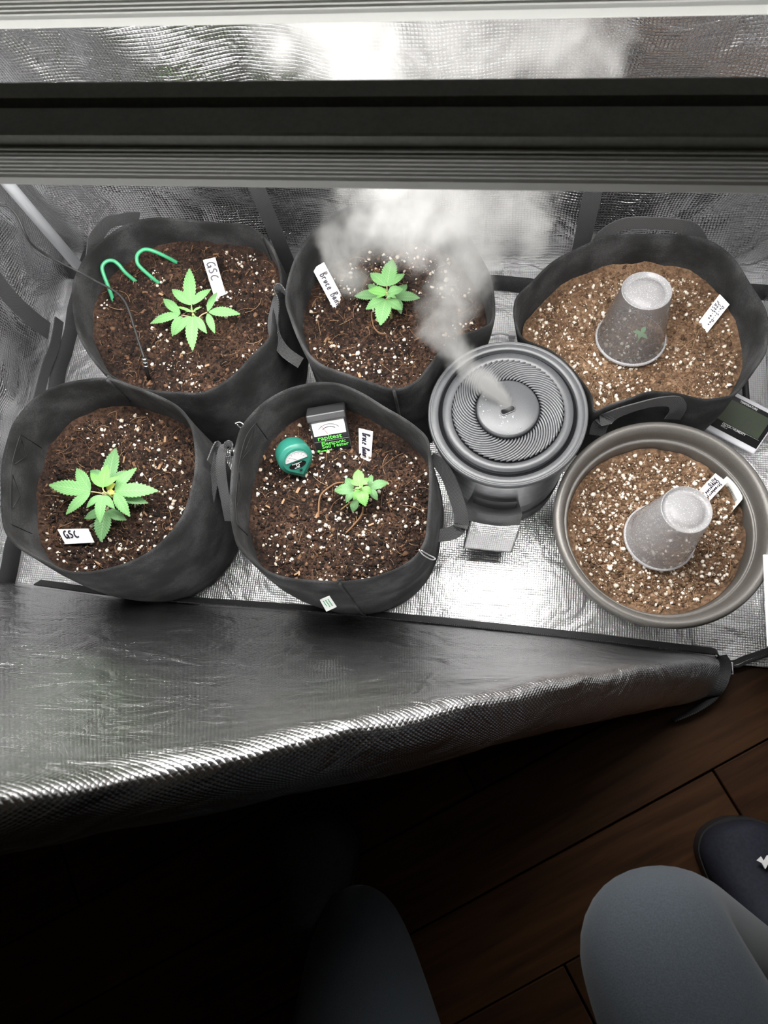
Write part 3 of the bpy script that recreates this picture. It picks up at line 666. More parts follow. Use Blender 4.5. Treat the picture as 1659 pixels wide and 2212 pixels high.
# seams and stitching on bags
def seam(b, i, h0, h1, inner, w=.0022, mat='felt'):
    pts = [b.P(i, h, inner) + np.array([math.cos(b.th[i]), math.sin(b.th[i]), 0]) * (-.0008 if inner else .0008) for h in np.linspace(h0, h1, 8)]
    return tube('seam', pts, w, M[mat], b.root, 6)
for k, u, v in (('D', 735, 1262), ('B', 853, 844), ('A', 575, 512), ('C', 235, 817)):
    bb = BAGS[k]; i = find_i(bb, u, v); seam(bb, i, .1, 1.0, False); seam(bb, i, .72, 1.0, True)
def stitch_box(b, i0, i1, h0, h1):
    def q(i, h): return b.P(i % NB, h, True) - np.array([math.cos(b.th[i % NB]), math.sin(b.th[i % NB]), 0]) * .0006
    idx = list(range(i0, i1 + 1)); line = [q(i0, h0)] + [q(i0, h1)] + [q(i, h1) for i in idx] + [q(i1, h0)]
    tube('stitching', line, .0005, M['rubber'], b.root, 4)
    m = (i0 + i1) // 2
    for a in (i0 + 3, m + 2):
        tube('stitching', [q(a, h1 - .02), q(a + 3, (h0 + h1) / 2), q(a + 6, h1 - .02), q(a, h1 - .02)], .0005, M['rubber'], b.root, 4)
i = find_i(BAGS['C'], 10, 1010); stitch_box(BAGS['C'], i - 9, i + 9, .72, .93)
i = find_i(BAGS['D'], 498, 1010); stitch_box(BAGS['D'], i - 9, i + 9, .72, .93)

# webbing handles
def handle(k, pts, width, wdir, lab=None):
    p = [at(u, v, z) for u, v, z in pts]
    o = ribbon('handle', p, width, wdir, M['web'], BAGS[k].root, .0016, 44)
    if lab: o['label'] = lab
    return o
handle('B', [(622, 640, .235), (606, 622, .24), (597, 634, .235), (594, 665, .225), (590, 700, .21), (597, 733, .195), (618, 762, .18), (650, 784, .17)], .017, [(0, 0, 1), (0, .2, 1), (.3, .3, .8), (.6, .3, .6), (.6, .4, .5), (.6, .6, .3), (.4, .8, .3), (.3, .8, .4)])
handle('A', [(601, 690, .20), (594, 735, .195), (572, 765, .185), (552, 800, .175), (530, 822, .165), (500, 838, .155), (494, 858, .145), (504, 882, .13)], .017, [(.3, .2, 1), (.4, .2, .8), (.5, .4, .6), (.5, .5, .6), (.2, .6, .7), (.3, .6, .7), (.7, .3, .5), (.8, .4, .3)])
handle('A', [(192, 572, .19), (200, 530, .20), (216, 500, .215), (236, 480, .222), (265, 474, .222), (300, 474, .20)], .022, (.0, .1, 1))
handle('F', [(1288, 540, .17), (1306, 508, .20), (1348, 484, .222), (1410, 482, .225), (1468, 487, .222), (1496, 500, .205), (1515, 530, .17)], .022, (0, .1, 1))
handle('F', [(1290, 940, .145), (1298, 915, .165), (1325, 896, .185), (1370, 880, .195), (1420, 868, .197), (1458, 868, .19), (1464, 886, .17), (1452, 905, .145)], .022, [(1, 0, .3), (.6, .2, .7), (.0, .2, 1), (0, .1, 1), (0, .1, 1), (0, .2, 1), (.7, .2, .6), (1, .1, .3)])
handle('C', [(452, 1000, .235), (464, 962, .232), (472, 978, .222), (466, 1020, .205), (455, 1065, .19), (444, 1110, .165), (436, 1140, .14), (433, 1168, .12)], .016, [(0, .3, 1), (.4, .4, .8), (.9, .2, .4), (.8, .4, .4), (.8, .4, .4), (.8, .4, .4), (.8, .3, .3), (.9, .2, .2)])
handle('D', [(500, 985, .235), (498, 962, .24), (482, 972, .235), (477, 1005, .225), (482, 1050, .205), (490, 1090, .19), (497, 1125, .17)], .015, [(0, .3, 1), (.4, .4, .8), (.9, .2, .4), (.8, .4, .4), (.8, .4, .4), (.8, .4, .4), (.8, .4, .4)])
handle('D', [(931, 985, .215), (950, 1002, .21), (968, 1030, .20), (982, 1065, .185), (994, 1105, .17), (996, 1135, .155), (975, 1152, .15), (935, 1158, .155)], .020, [(0, .4, 1), (.7, .2, .6), (.9, -.1, .3), (.95, -.1, .2), (.9, 0, .3), (.5, .6, .5), (.1, .8, .6), (0, .7, .7)])
# white sewn label and twist wires on bag D
bD = BAGS['D']
q4 = [at(691, 1293, .215), at(711.5, 1285, .232), at(727, 1308, .212), at(705, 1318, .195)]
i = find_i(bD, 708, 1262); outn = np.array([math.cos(bD.th[i]), math.sin(bD.th[i]), 0])
q4 = [p + outn * .002 for p in q4]; V = q4 + [p - outn * .001 for p in q4]
lb = mesh('care_label', V, [(0, 3, 2, 1), (4, 5, 6, 7), (0, 1, 5, 4), (1, 2, 6, 5), (2, 3, 7, 6), (3, 0, 4, 7)], M['label'], bD.root, False); lb['label'] = 'small white sewn label with green print'
ex, ey = q4[2] - q4[1], q4[1] - q4[0]; geos = []
for a in (.25, .5, .75):
    for b_ in np.arange(.15, .8, .13): geos.append(box_geo(q4[0] + ey * (a - .05) + ex * b_ + outn * .0004, ex * .08, ey * .09, outn * .0003))
mesh('print', *join(geos), M['wire_green'], lb, False)
for pts in ([(508, 915, .262), (518, 912, .262), (526, 918, .26), (520, 924, .252), (512, 917, .258)], [(905, 1187, .262), (915, 1199, .258), (933, 1209, .25), (940, 1206, .248), (925, 1198, .252), (910, 1189, .26)]):
    tube('wire_tie', catmull([at(*p) for p in pts], 24), .0009, M['silver'], bD.root, 6)['label'] = 'thin silver wire tie hooked on the rim'

# ------------------------------------------------------------------ round pot
pc = (POT_C[0], POT_C[1]); R = POT_R; pz = POT_Z
pot = thing('plastic_pot', 'round dark grey plastic pot with double rolled rim at front right', 'pot', (pc[0], pc[1], .005))
prof = [(.001, .006), (R * .70, .006), (R * .735, .012), (R * .80, pz * .45), (R * .845, pz * .78), (R * .865, pz * .80), (R * .93, pz - .022), (R * .965, pz - .016), (R * .985, pz - .011), (R, pz - .005), (R * .995, pz + .001), (R * .975, pz + .004), (R * .945, pz + .0045), (R * .915, pz + .001),
        (R * .895, pz - .006), (R * .89, pz - .016), (R * .885, pz - .021), (R * .872, pz - .0225), (R * .862, pz - .021), (R * .848, pz - .025), (R * .838, pz - .034), (R * .825, pz - .07), (R * .80, pz * .3)]
lathe('pot_body', prof, pc, M['pot'], pot, 128)
SOIL_E = pz - .048
t = np.linspace(0, 2 * math.pi, NB, endpoint=False)
out_e = np.stack([pc[0] + R * .832 * np.cos(t), pc[1] + R * .832 * np.sin(t)], 1)
make_soil('E', out_e, SOIL_E, True)
# bar-code label on the inner wall of the pot
a0, a1 = [math.atan2(*(at(u, v, pz - .03)[:2] - np.array(pc))[::-1]) for u, v in ((1566, 1033), (1602, 1100))]
V, Fc, UVs = [], [], []; nn = 14
for j in range(nn):
    a = a0 + (a1 - a0) * j / (nn - 1); pe = .012 * max(0, (j / (nn - 1) - .75)) * 4
    for r, z in ((R * .815 - pe, pz - .052), (R * .822 - pe, pz - .036), (R * .83 - pe * 1.4, pz - .022 + .004 * math.sin(3.14 * j / (nn - 1)))):
        V.append((pc[0] + r * math.cos(a), pc[1] + r * math.sin(a), z))
for j in range(nn - 1):
    for q in range(2): Fc.append((j * 3 + q, j * 3 + q + 1, j * 3 + 4 + q, j * 3 + 3 + q))
st = mesh('barcode_sticker', V, Fc, M['label'], pot); st['label'] = 'white peeling sticker with a black bar code'
md = st.modifiers.new('s', 'SOLIDIFY'); md.thickness = .0006
geos = []
for j in range(26):
    f = .22 + j * .020; a = a0 + (a1 - a0) * f; wd = (a1 - a0) * rng.choice([.005, .008, .012])
    vs = [(pc[0] + r * math.cos(aa), pc[1] + r * math.sin(aa), z) for aa in (a, a + wd) for r, z in ((R * .8125, pz - .048), (R * .8175, pz - .033))]
    geos.append(([np.array(v) for v in vs], [(0, 1, 3, 2)]))
mesh('barcode', *join(geos), M['ink'], st, False)

# ------------------------------------------------------------------ humidifier
hc = (HUM_C[0], HUM_C[1]); R = HUM_R; hz = HUM_Z
hum = thing('humidifier', 'round dark grey mist humidifier with swirl-vented lid between the bags', 'humidifier', (hc[0], hc[1], .004))
lathe('base', [(.001, .004), (R * .86, .004), (R * .885, .008), (R * .90, .045), (R * .893, .052), (R * .86, .053)], hc, M['base'], hum)
lathe('water_tank', [(R * .86, .052), (R * .885, .053), (R * .905, .10), (R * .945, hz - .03), (R * .955, hz - .012), (R * .93, hz - .008)], hc, M['tank'], hum)
lathe('lid', [(R * .94, hz - .014), (R * .985, hz - .012), (R, hz - .006), (R * .998, hz - .001), (R * .985, hz + .001), (R * .97, hz + .0005), (R * .962, hz - .001), (R * .95, hz), (R * .875, hz + .0005), (R * .866, hz - .0015), (R * .864, hz - .011), (R * .818, hz - .011), (R * .815, hz + .001), (R * .81, hz + .003), (R * .725, hz + .004), (R * .705, hz + .0025), (R * .40, hz + .0025), (R * .39, hz - .003), (.001, hz - .003)], hc, M['lid'], hum, 128)
lathe('groove_ring', [(R * .8635, hz - .0060), (R * .8185, hz - .0060)], hc, M['groove'], hum)
lathe('vent_disc', [(R * .700, hz + .0028), (R * .405, hz + .0028)], hc, M['groove'], hum)
# swirl fins
V, Fc = [], []; n = 12
for j in range(n):
    f = j / (n - 1); r = R * (.405 + .285 * f); a = -.80 * f ** 1.25; w = R * .0135 * (1 if 0 < j < n - 1 else .5)
    dr, da = .285 * R / (n - 1), -.80 * 1.25 * max(f, .05) ** .25 / (n - 1); tg = nrm([dr * math.cos(a) - r * math.sin(a) * da, dr * math.sin(a) + r * math.cos(a) * da, 0]); sd = np.array([-tg[1], tg[0], 0])
    p = np.array([r * math.cos(a), r * math.sin(a), 0])
    V += [p - sd * w, p - sd * w * .75 + np.array([0, 0, .0016]), p + sd * w * .75 + np.array([0, 0, .0016]), p + sd * w]
for j in range(n - 1):
    for q in range(3): Fc.append((j * 4 + q, j * 4 + q + 1, j * 4 + 5 + q, j * 4 + 4 + q))
Fc += [(0, 3, 2, 1), (4 * n - 4, 4 * n - 3, 4 * n - 2, 4 * n - 1)]
f0 = mesh('fin', V, Fc, M['lid_fin'], None); fme = f0.data; bpy.data.objects.remove(f0)
for j in range(60):
    o = bpy.data.objects.new('fin', fme); COL.objects.link(o); o.parent = hum
    o.location = (0, 0, hz + .0026); o.rotation_euler = (0, 0, j * 2 * math.pi / 60)
nz = lathe('nozzle_cap', [(R * .36, hz - .003), (R * .385, hz + .002), (R * .388, hz + .009), (R * .38, hz + .0115), (R * .36, hz + .0125), (R * .2, hz + .0145), (.001, hz + .015)], hc, M['lid'], hum)
# slot in the cap: a raised rim around a dark pocket
sl = at(1097, 886, hz + .0155); sdir = nrm([.87, .45, 0]); sn = np.array([-sdir[1], sdir[0], 0]); pts = []
for k in range(24):
    a = 2 * math.pi * k / 24; pts.append(sl + sdir * (.0062 * (1 if math.cos(a) > 0 else -1) + .0036 * math.cos(a)) + sn * .0042 * math.sin(a))
tube('slot_rim', pts + [pts[0]], .0009, M['lid_fin'], nz, 6)
mesh('slot', [p + np.array([0, 0, .0002]) for p in pts], [tuple(range(24))], M['groove'], nz, False)
pts_d, sz = [], []
for _ in range(46):
    a = rng.uniform(1.9, 5.4); r = R * rng.uniform(.08, .35); pts_d.append((hc[0] + r * math.cos(a), hc[1] + r * math.sin(a), hz + .0145 - .002 * (r / R / .36) ** 2)); sz.append(rng.choice([.0005, .0007, .0009, .0014]))
d_ = crumbs('water_drop', pts_d, sz, M['water'], nz, .15); d_.data.polygons.foreach_set('use_smooth', [True] * len(d_.data.polygons))
# control block on the front
fa = math.atan2(*(at(1066, 1100, .12)[:2] - np.array(hc))[::-1]); fd = np.array([math.cos(fa), math.sin(fa), 0]); fs = np.array([-math.sin(fa), math.cos(fa), 0]); UP = np.array([0, 0, 1.])
def arc_block(name, r0, r1, half, z0, z1, mat, parent, bev=.0015, tilt=0.0):
    V, n = [], 14
    for z, dr in ((z0, 0), (z1, tilt)):
        for r in (r0, r1 + dr):
            for k in range(n):
                a = fa + half * (2 * k / (n - 1) - 1); V.append((hc[0] + r * math.cos(a), hc[1] + r * math.sin(a), z))
    I = lambda zi, ri, k: zi * 2 * n + ri * n + k; Fc = []
    for k in range(n - 1):
        Fc += [(I(0, 0, k), I(0, 0, k + 1), I(0, 1, k + 1), I(0, 1, k)), (I(1, 0, k), I(1, 1, k), I(1, 1, k + 1), I(1, 0, k + 1)), (I(0, 1, k), I(0, 1, k + 1), I(1, 1, k + 1), I(1, 1, k)), (I(0, 0, k), I(1, 0, k), I(1, 0, k + 1), I(0, 0, k + 1))]
    for k in (0, n - 1): Fc.append((I(0, 0, k), I(0, 1, k), I(1, 1, k), I(1, 0, k)))
    o = mesh(name, V, Fc, mat, parent, False); return o
arc_block('control_housing', R * .86, R * 1.08, .37, .066, .118, M['base'], hum)
arc_block('control_panel', R * .86, R * 1.045, .35, .012, .066, M['lid_fin'], hum)
arc_block('display', R * 1.03, R * 1.052, .24, .03, .06, M['groove'], hum)
fp = arc_block('grip_recess', R * .80, R * .972, .30, .118, .150, M['base'], hum)
# film square hung over the controls
c4 = [at(1014, 1122, .078), at(1127, 1130, .078), at(1106, 1191, .058), at(1000, 1182, .058)]
rows = []
for a in np.linspace(0, 1, 18):
    l, r_ = c4[0] * (1 - a) + c4[3] * a, c4[1] * (1 - a) + c4[2] * a
    rows.append([l * (1 - t) + r_ * t + np.array([0, -.004 * math.sin(3.14 * t) * (1 - a) - .002, .002 * math.sin(3.14 * a) + .001 * math.sin(7 * t)]) for t in np.linspace(0, 1, 20)])
o = grid('film_square', rows[::-1], M['film_patch'], None, .0008)
tag(o, 'square of silver film taped over the humidifier control panel', 'film sheet')

# ------------------------------------------------------------------ seedlings
def leaflet_geo(base, tip, width, lift=.004, teeth=11):
    base, tip = np.asarray(base, float), np.asarray(tip, float); ax = tip - base; l = np.linalg.norm(ax); a = ax / l
    up = np.array([0, 0, 1.]); sd = nrm(np.cross(up, a)); up = np.cross(a, sd); V, UV = [], []; n = teeth * 2 + 1
    for i in range(n + 1):
        s = i / n; prof = (math.sin(math.pi * min(1, s ** .82))) ** .85 if 0 < s < 1 else 0.0
        hw = width * .5 * prof
        if i % 2 == 0 and 0 < i < n: sh, hw2 = .018 * l, hw * 1.07
        else: sh, hw2 = -.005 * l, hw * .90
        cc = base + a * s * l + up * lift * math.sin(math.pi * s) - up * (.0015 * s * s)
        V.append(cc); UV.append((s, 0.0))
        for sg in (-1, 1):
            V.append(cc + sd * sg * hw2 * .55 + up * hw2 * .18); UV.append((s, sg * .55))
            V.append(cc + sd * sg * hw2 + a * sh + up * hw2 * .20 - up * .06 * hw2 * 2); UV.append((s, sg * 1.0))
    Fc = []
    for i in range(n):
        o, q = i * 5, i * 5 + 5
        Fc += [(o, q, q + 1, o + 1), (o + 1, q + 1, q + 2, o + 2), (o, o + 3, q + 3, q), (o + 3, o + 4, q + 4, q + 3)]
    return V, Fc, UV
def seedling(name, label, o, sc, zs, ctr, leaves, hstem, slant=(0, 0)):
    """leaves: (join px, z above soil, [(base px, tip px, width px)], material, drop of the tip)"""
    def px(p, z): return at(o[0] + p[0] * sc, o[1] + p[1] * sc, z)
    top = px(ctr, zs + hstem); foot = np.array([top[0] + slant[0], top[1] + slant[1], zs - .004])
    root = thing(name, label, 'plant', foot, 'green cannabis seedlings')
    tube('stem', catmull([foot, (foot + top) / 2 + np.array([.001, 0, 0]), top], 10), [.0022 - .00010 * i for i in range(10)], M['stem'], root, 8)
    for jn, hz_, lfs, mat, drop in leaves:
        jp = px(jn, zs + hz_); start = np.array([top[0], top[1], min(top[2], jp[2] + .002)])
        mid = (start + jp) / 2 + np.array([0, 0, .003])
        lf = tube('leaf', catmull([start, mid, jp], 8), .0009, M['stem_red' if mat != 'leaf_new' else 'stem'], root, 6)
        for bs, tp, w in lfs:
            B_, T_ = px(bs, zs + hz_), px(tp, zs + hz_ - drop)
            dpt = np.linalg.norm((B_ + T_) / 2 - np.array([0, 0, H])); wm = .93 * w * sc / F * dpt
            V, Fc, UV = leaflet_geo(B_, T_, wm, .003 if w > 60 else .001, 11 if w > 60 else 5)
            mesh('leaflet', V, Fc, M[mat], lf, True, UV)
    return root
z = BAGS['A'].zs
seedling('cannabis_seedling', 'bright green seedling with narrow leaflets beside the green wire hooks', (320, 560), .13261, z, (725, 880), [
 ((540, 912), .036, [((515, 905), (25, 1040), 170), ((525, 895), (240, 635), 150), ((530, 925), (385, 1255), 150)], 'leaf_top', .010),
 ((960, 865), .036, [((985, 860), (1500, 885), 185), ((972, 855), (1122, 525), 125), ((968, 880), (1082, 1205), 130)], 'leaf_top', .008),
 ((705, 740), .050, [((705, 740), (665, 140), 210), ((700, 745), (380, 480), 165), ((725, 740), (1020, 475), 160)], 'leaf_top', .006),
 ((725, 925), .050, [((725, 925), (720, 1485), 215), ((700, 930), (425, 1230), 165), ((748, 930), (955, 1205), 145)], 'leaf_top', .010),
 ((718, 860), .060, [((718, 855), (455, 762), 50), ((730, 850), (870, 766), 45), ((715, 856), (590, 856), 16), ((725, 858), (782, 859), 14), ((715, 850), (705, 760), 30)], 'leaf_new', .0)], .056)
z = BAGS['B'].zs
seedling('cannabis_seedling', 'compact seedling with broad leaflets under drifting mist', (740, 540), .12055, z, (795, 785), [
 ((620, 825), .030, [((640, 830), (205, 815), 215), ((640, 800), (460, 600), 150)], 'leaf_low', .006),
 ((970, 852), .030, [((965, 852), (1388, 850), 215), ((965, 840), (1150, 605), 180), ((965, 870), (1050, 1142), 160)], 'leaf_low', .006),
 ((795, 640), .048, [((797, 645), (890, 155), 285), ((790, 650), (493, 402), 215), ((805, 645), (1112, 420), 185)], 'leaf_top', .006),
 ((775, 895), .048, [((775, 890), (675, 1345), 305), ((765, 885), (408, 1055), 220), ((790, 890), (1065, 1070), 210)], 'leaf_top', .008),
 ((780, 780), .060, [((790, 780), (455, 715), 190), ((785, 790), (590, 862), 90), ((780, 770), (730, 670), 60)], 'leaf_new', .003),
 ((815, 790), .060, [((808, 785), (1085, 690), 200), ((812, 795), (965, 860), 105), ((805, 800), (850, 890), 80)], 'leaf_top', .003)], .062)
z = BAGS['C'].zs
seedling('cannabis_seedling', 'largest bright green seedling, at front left beside a tag lettered GSC', (90, 950), .15672, z, (865, 720), [
 ((930, 560), .030, [((935, 575), (1012, 108), 225), ((900, 560), (660, 420), 140), ((950, 560), (1240, 430), 120)], 'leaf_low', .006),
 ((890, 980), .028, [((890, 985), (812, 1402), 250), ((880, 985), (578, 1082), 135), ((900, 980), (1165, 1105), 145)], 'leaf_low', .006),
 ((1110, 800), .030, [((1080, 780), (1465, 870), 150)], 'leaf_low', .004),
 ((680, 715), .045, [((672, 715), (90, 618), 215), ((672, 700), (473, 388), 175), ((672, 730), (325, 1027), 160)], 'leaf_top', .008),
 ((1010, 705), .045, [((1005, 705), (1605, 700), 215), ((1010, 690), (1307, 378), 155), ((1005, 725), (1214, 1058), 165)], 'leaf_top', .008),
 ((940, 690), .048, [((900, 690), (1010, 600), 120), ((900, 710), (1010, 740), 90)], 'leaf_yellow', .002),
 ((850, 650), .060, [((850, 655), (897, 340), 160), ((840, 655), (665, 448), 105), ((860, 650), (1072, 500), 95)], 'leaf_new', .003),
 ((845, 765), .060, [((845, 760), (800, 1145), 165), ((835, 765), (607, 937), 105), ((855, 765), (1003, 950), 110)], 'leaf_top', .004)], .062)
z = BAGS['D'].zs
sd = seedling('cannabis_seedling', 'small seedling with blunt leaflets beside the two soil meters', (680, 990), .1085, z, (905, 590), [
 ((830, 830), .022, [((845, 810), (742, 1070), 190)], 'leaf_low', .006),
 ((765, 625), .032, [((775, 620), (383, 640), 250), ((775, 600), (605, 388), 180), ((770, 640), (615, 885), 160)], 'leaf_low', .005),
 ((1100, 585), .032, [((1095, 585), (1465, 470), 215), ((1085, 575), (1130, 310), 130), ((1100, 600), (1250, 835), 160)], 'leaf_low', .005),
 ((890, 525), .048, [((895, 540), (855, 212), 245), ((885, 545), (708, 432), 140), ((905, 540), (1093, 388), 130)], 'leaf_new', .004),
 ((920, 640), .048, [((915, 620), (1010, 955), 260), ((910, 630), (758, 832), 165), ((925, 600), (1152, 690), 185)], 'leaf_new', .006),
 ((905, 600), .058, [((905, 600), (785, 595), 60), ((910, 595), (960, 530), 50)], 'leaf_new', .0)], .056)
tube('dried_stalk', catmull([at(680 + 730 * .1085, 990 + 865 * .1085, z + .012), at(680 + 620 * .1085, 990 + 945 * .1085, z + .010), at(680 + 520 * .1085, 990 + 1025 * .1085, z + .003)], 10), .0011, M['dead'], sd, 6)
# curled bark strips around this seedling and the one in the mist
def bark(label, o, sc, k, pts, w):
    p = [at(o[0] + a * sc, o[1] + b * sc, BAGS[k].zs + .004) for a, b in pts]
    for q in p: q[2] = SURF[k](q[:2])[0] + .002
    r = ribbon('bark_strip', p, w, (0, 0, 1), M['fibre'], None, .002, 36); tag(r, label, 'bark strip')
bark('curled brown fibre strip arching left of the small seedling', (680, 990), .1085, 'D', [(560, 485), (430, 515), (290, 580), (160, 690), (100, 800), (75, 960), (70, 1170)], .006)
bark('curled brown fibre strip arching below the small seedling', (680, 990), .1085, 'D', [(965, 960), (950, 1060), (900, 1180), (810, 1300), (700, 1400), (620, 1470)], .007)
bark('curled brown fibre strip below the misted seedling', (740, 540), .12055, 'B', [(525, 1120), (530, 1260), (570, 1400), (660, 1490), (790, 1520)], .004)

# ------------------------------------------------------------------ plant tags
TAGQ = {}
def plant_tag(label, c4, zt, zb, mat='white', thick=.0012):
    """c4: top-left, top-right, bottom-right, bottom-left (px), standing in the soil"""
    a, b, c, d = at(*c4[0], zt), at(*c4[1], zt), at(*c4[2], zb), at(*c4[3], zb)
    n = nrm(np.cross(b - a, a - d)); n = n if n[2] > 0 else -n
    c, d = c + (c - b) * .22, d + (d - a) * .22
    V = [p + n * thick * .5 for p in (a, b, c, d)] + [p - n * thick * .5 for p in (a, b, c, d)]
    o = mesh('plant_tag', V, [(0, 3, 2, 1), (4, 5, 6, 7), (0, 1, 5, 4), (1, 2, 6, 5), (2, 3, 7, 6), (3, 0, 4, 7)], M[mat], None, False)
    TAGQ[o.name] = [p + n * thick * .5 for p in (a, b, c, d)]
    tag(o, label, 'plant tag', 'white plant tags'); return o, a + n * thick * .5, b + n * thick * .5, c + n * thick * .5, d + n * thick * .5
z = BAGS['A'].zs
t_, a, b, c, d = plant_tag('white plant tag lettered GSC behind the narrow-leaved seedling at back left', [(438.6, 562), (464.9, 556), (486, 629.5), (461, 635)], z + .026, z + .002)
handwriting('handwriting', 'GSC', a * .55 + b * .30 + (d - a) * .08 + (a - a * .85 - b * .0) * 1.0 if False else a + (b - a) * .22 + (d - a) * .08, d - a, b - a, np.linalg.norm(d - a) * .46, np.linalg.norm(b - a) * .62, .0022, t_)
z = BAGS['B'].zs
t_, a, b, c, d = plant_tag('long white plant tag slanting left of the misted seedling', [(674.5, 581), (699.8, 566.3), (745.7, 654), (720, 665.7)], z + .032, z + .002)
handwriting('handwriting', 'Bruce Bann', a + (b - a) * .28 + (d - a) * .16, d - a, b - a, np.linalg.norm(d - a) * .68, np.linalg.norm(b - a) * .55, .0019, t_)
z = BAGS['C'].zs
t_, a, b, c, d = plant_tag('white plant tag lettered GSC lying level below the largest seedling', [(124.5, 1143.5), (190.3, 1142), (201.3, 1166.3), (138.6, 1169.4)], z + .022, z + .012)
handwriting('handwriting', 'GSC', d + (c - d) * .14 + (a - d) * .42, c - d, a - d, np.linalg.norm(c - d) * .52, np.linalg.norm(a - d) * .46, .0020, t_)
z = BAGS['D'].zs
t_, a, b, c, d = plant_tag('short white plant tag right of the black soil tester', [(775, 925), (805.6, 932.3), (802, 991), (776, 979)], z + .028, z + .001)
handwriting('handwriting', 'Bruce Bann', a + (b - a) * .28 + (d - a) * .10, d - a, b - a, np.linalg.norm(d - a) * .74, np.linalg.norm(b - a) * .55, .0017, t_)
z = BAGS['F'].zs
t_, a, b, c, d = plant_tag('white plant tag with three written lines in the wide back right bag', [(1554.9, 635.6), (1576, 657.8), (1530.8, 714.7), (1509.5, 695.4)], z + .03, z + .002)
W_, H_ = np.linalg.norm(d - a), np.linalg.norm(b - a)
for s, f, l, st0 in (('Do-Si-Dos', .66, .60, .14), ('Cookies', .40, .46, .16), ('FAST', .14, .30, .14)):
    handwriting('handwriting', s, a + (b - a) * f + (d - a) * st0, d - a, b - a, W_ * l, H_ * .20, .0010, t_)
z = SOIL_E
t_, a, b, c, d = plant_tag('white plant tag with three written lines behind the fogged cup in the round pot', [(1545, 1022.7), (1570.4, 1042), (1532.4, 1082.6), (1508.8, 1060.6)], z + .038, z + .004)
W_, H_ = np.linalg.norm(d - a), np.linalg.norm(b - a)
for s, f, l, st0 in (('Strawberry', .66, .62, .12), ('Cheesecake', .40, .60, .10), ('AUTO', .14, .34, .10)):
    handwriting('handwriting', s, a + (b - a) * f + (d - a) * st0, d - a, b - a, W_ * l, H_ * .21, .0010, t_)

# ------------------------------------------------------------------ upturned cups
def cup(label, cb, ct, zs, rb, rt, h, fog):
    b0 = at(*cb, zs); t0 = at(*ct, zs + h)
    ax = nrm(t0 - b0); sx = nrm(np.cross([0, 1, 0], ax)); sy = np.cross(ax, sx); hh = np.linalg.norm(t0 - b0)
    root = thing('plastic_cup', label, 'cup', b0, 'upturned clear plastic cups')
    def lat(nm, prof, mat, n=72):
        V, Fc, k = [], [], len(prof)
        for j in range(n):
            q = 2 * math.pi * j / n; dd = sx * math.cos(q) + sy * math.sin(q)
            V += [b0 + ax * z + dd * r for r, z in prof]
        for j in range(n):
            for i in range(k - 1): Fc.append((j * k + i, ((j + 1) % n) * k + i, ((j + 1) % n) * k + i + 1, j * k + i + 1))
        return mesh(nm, V, Fc, mat, root)
    prof = []
    for i in range(61):
        f = i / 60; r = rb * .955 + (rt - rb * .955) * f
        if .12 < f < .62: r += .00035 * math.sin((f - .12) * 2 * math.pi * 28)
        prof.append((r, .004 + f * (hh - .004)))
    lat('cup_wall', prof, M['cup_fog' if fog else 'cup'])
    lat('rolled_rim', [(rb * .955, .004), (rb * .975, .001), (rb, .0005), (rb * 1.015, .003), (rb * 1.01, .0055), (rb * .985, .006), (rb * .96, .0052)], M['cup_end'])
    lat('cup_bottom', [(rt, hh), (rt * .985, hh + .0012), (rt * .955, hh + .0008), (rt * .93, hh - .003), (rt * .72, hh - .0035), (rt * .70, hh - .0015), (rt * .35, hh - .001), (.0005, hh - .0008)], M['cup_end'])
    return root
zF = BAGS['F'].zs
Rpx = lambda px, p: px / F * np.linalg.norm(p - np.array([0, 0, H])) * .97
zr = zF + .005
rbF = Rpx(69.5, at(1361, 734, zr)); rtF = Rpx(49.5, at(1397, 628, zr + .105))
cup('clear plastic cup upturned over a sprout in the wide back right bag', (1361, 733), (1397, 628), zr, rbF, rtF, .100, False)
zr = SOIL_E + .005
rbE = Rpx(72, at(1423, 1160, zr)); rtE = Rpx(52, at(1483, 1101, zr + .105))
cup('fogged plastic cup upturned in the round grey pot', (1423, 1162), (1483, 1101), zr, rbE, rtE, .105, True)
# sprout under the clear cup
sp = at(1376, 740, zF)
spt = thing('sprout', 'tiny green sprout under the clear upturned cup', 'plant', sp)
tube('stem', [sp, sp + np.array([.001, .001, .012]), sp + np.array([.001, .002, .022])], .0011, M['stem'], spt, 6)
for dx, dy in ((-.012, .003), (.006, .012), (.008, -.008), (-.004, -.008)):
    q = sp + np.array([.001, .002, .022]); V, Fc, UV = leaflet_geo(q, q + np.array([dx, dy, .001]), .0065, .001, 5); mesh('leaf', V, Fc, M['leaf_low'], spt, True, UV)

# ------------------------------------------------------------------ green wire hooks and probe
def c3(p, z): return at(p[0] * .38578, 400 + p[1] * .38578, z)
zA = BAGS['A'].zs
for lab, pts in (('green wire hook nearest the left rim of the back left bag', [(640, 668, -.004), (615, 590, .014), (582, 505, .030), (572, 460, .036), (592, 430, .038), (628, 422, .036), (662, 442, .032), (705, 492, .020), (782, 557, -.003)]),
                 ('green wire hook second from the left rim, tilted over the soil', [(897, 553, -.003), (850, 517, .010), (780, 452, .028), (766, 412, .034), (777, 380, .036), (812, 360, .036), (862, 370, .032), (932, 402, .018), (1007, 443, -.003)])):
    o = tube('wire_hook', catmull([c3(p, zA + p[2]) for p in pts], 60), .0030, M['wire_green'], None, 10)
    tag(o, lab, 'hook', 'green wire hooks')
pr = thing('soil_probe', 'black sensor probe on a long cable stuck in the back left bag', 'sensor', c3((835, 1100), zA))
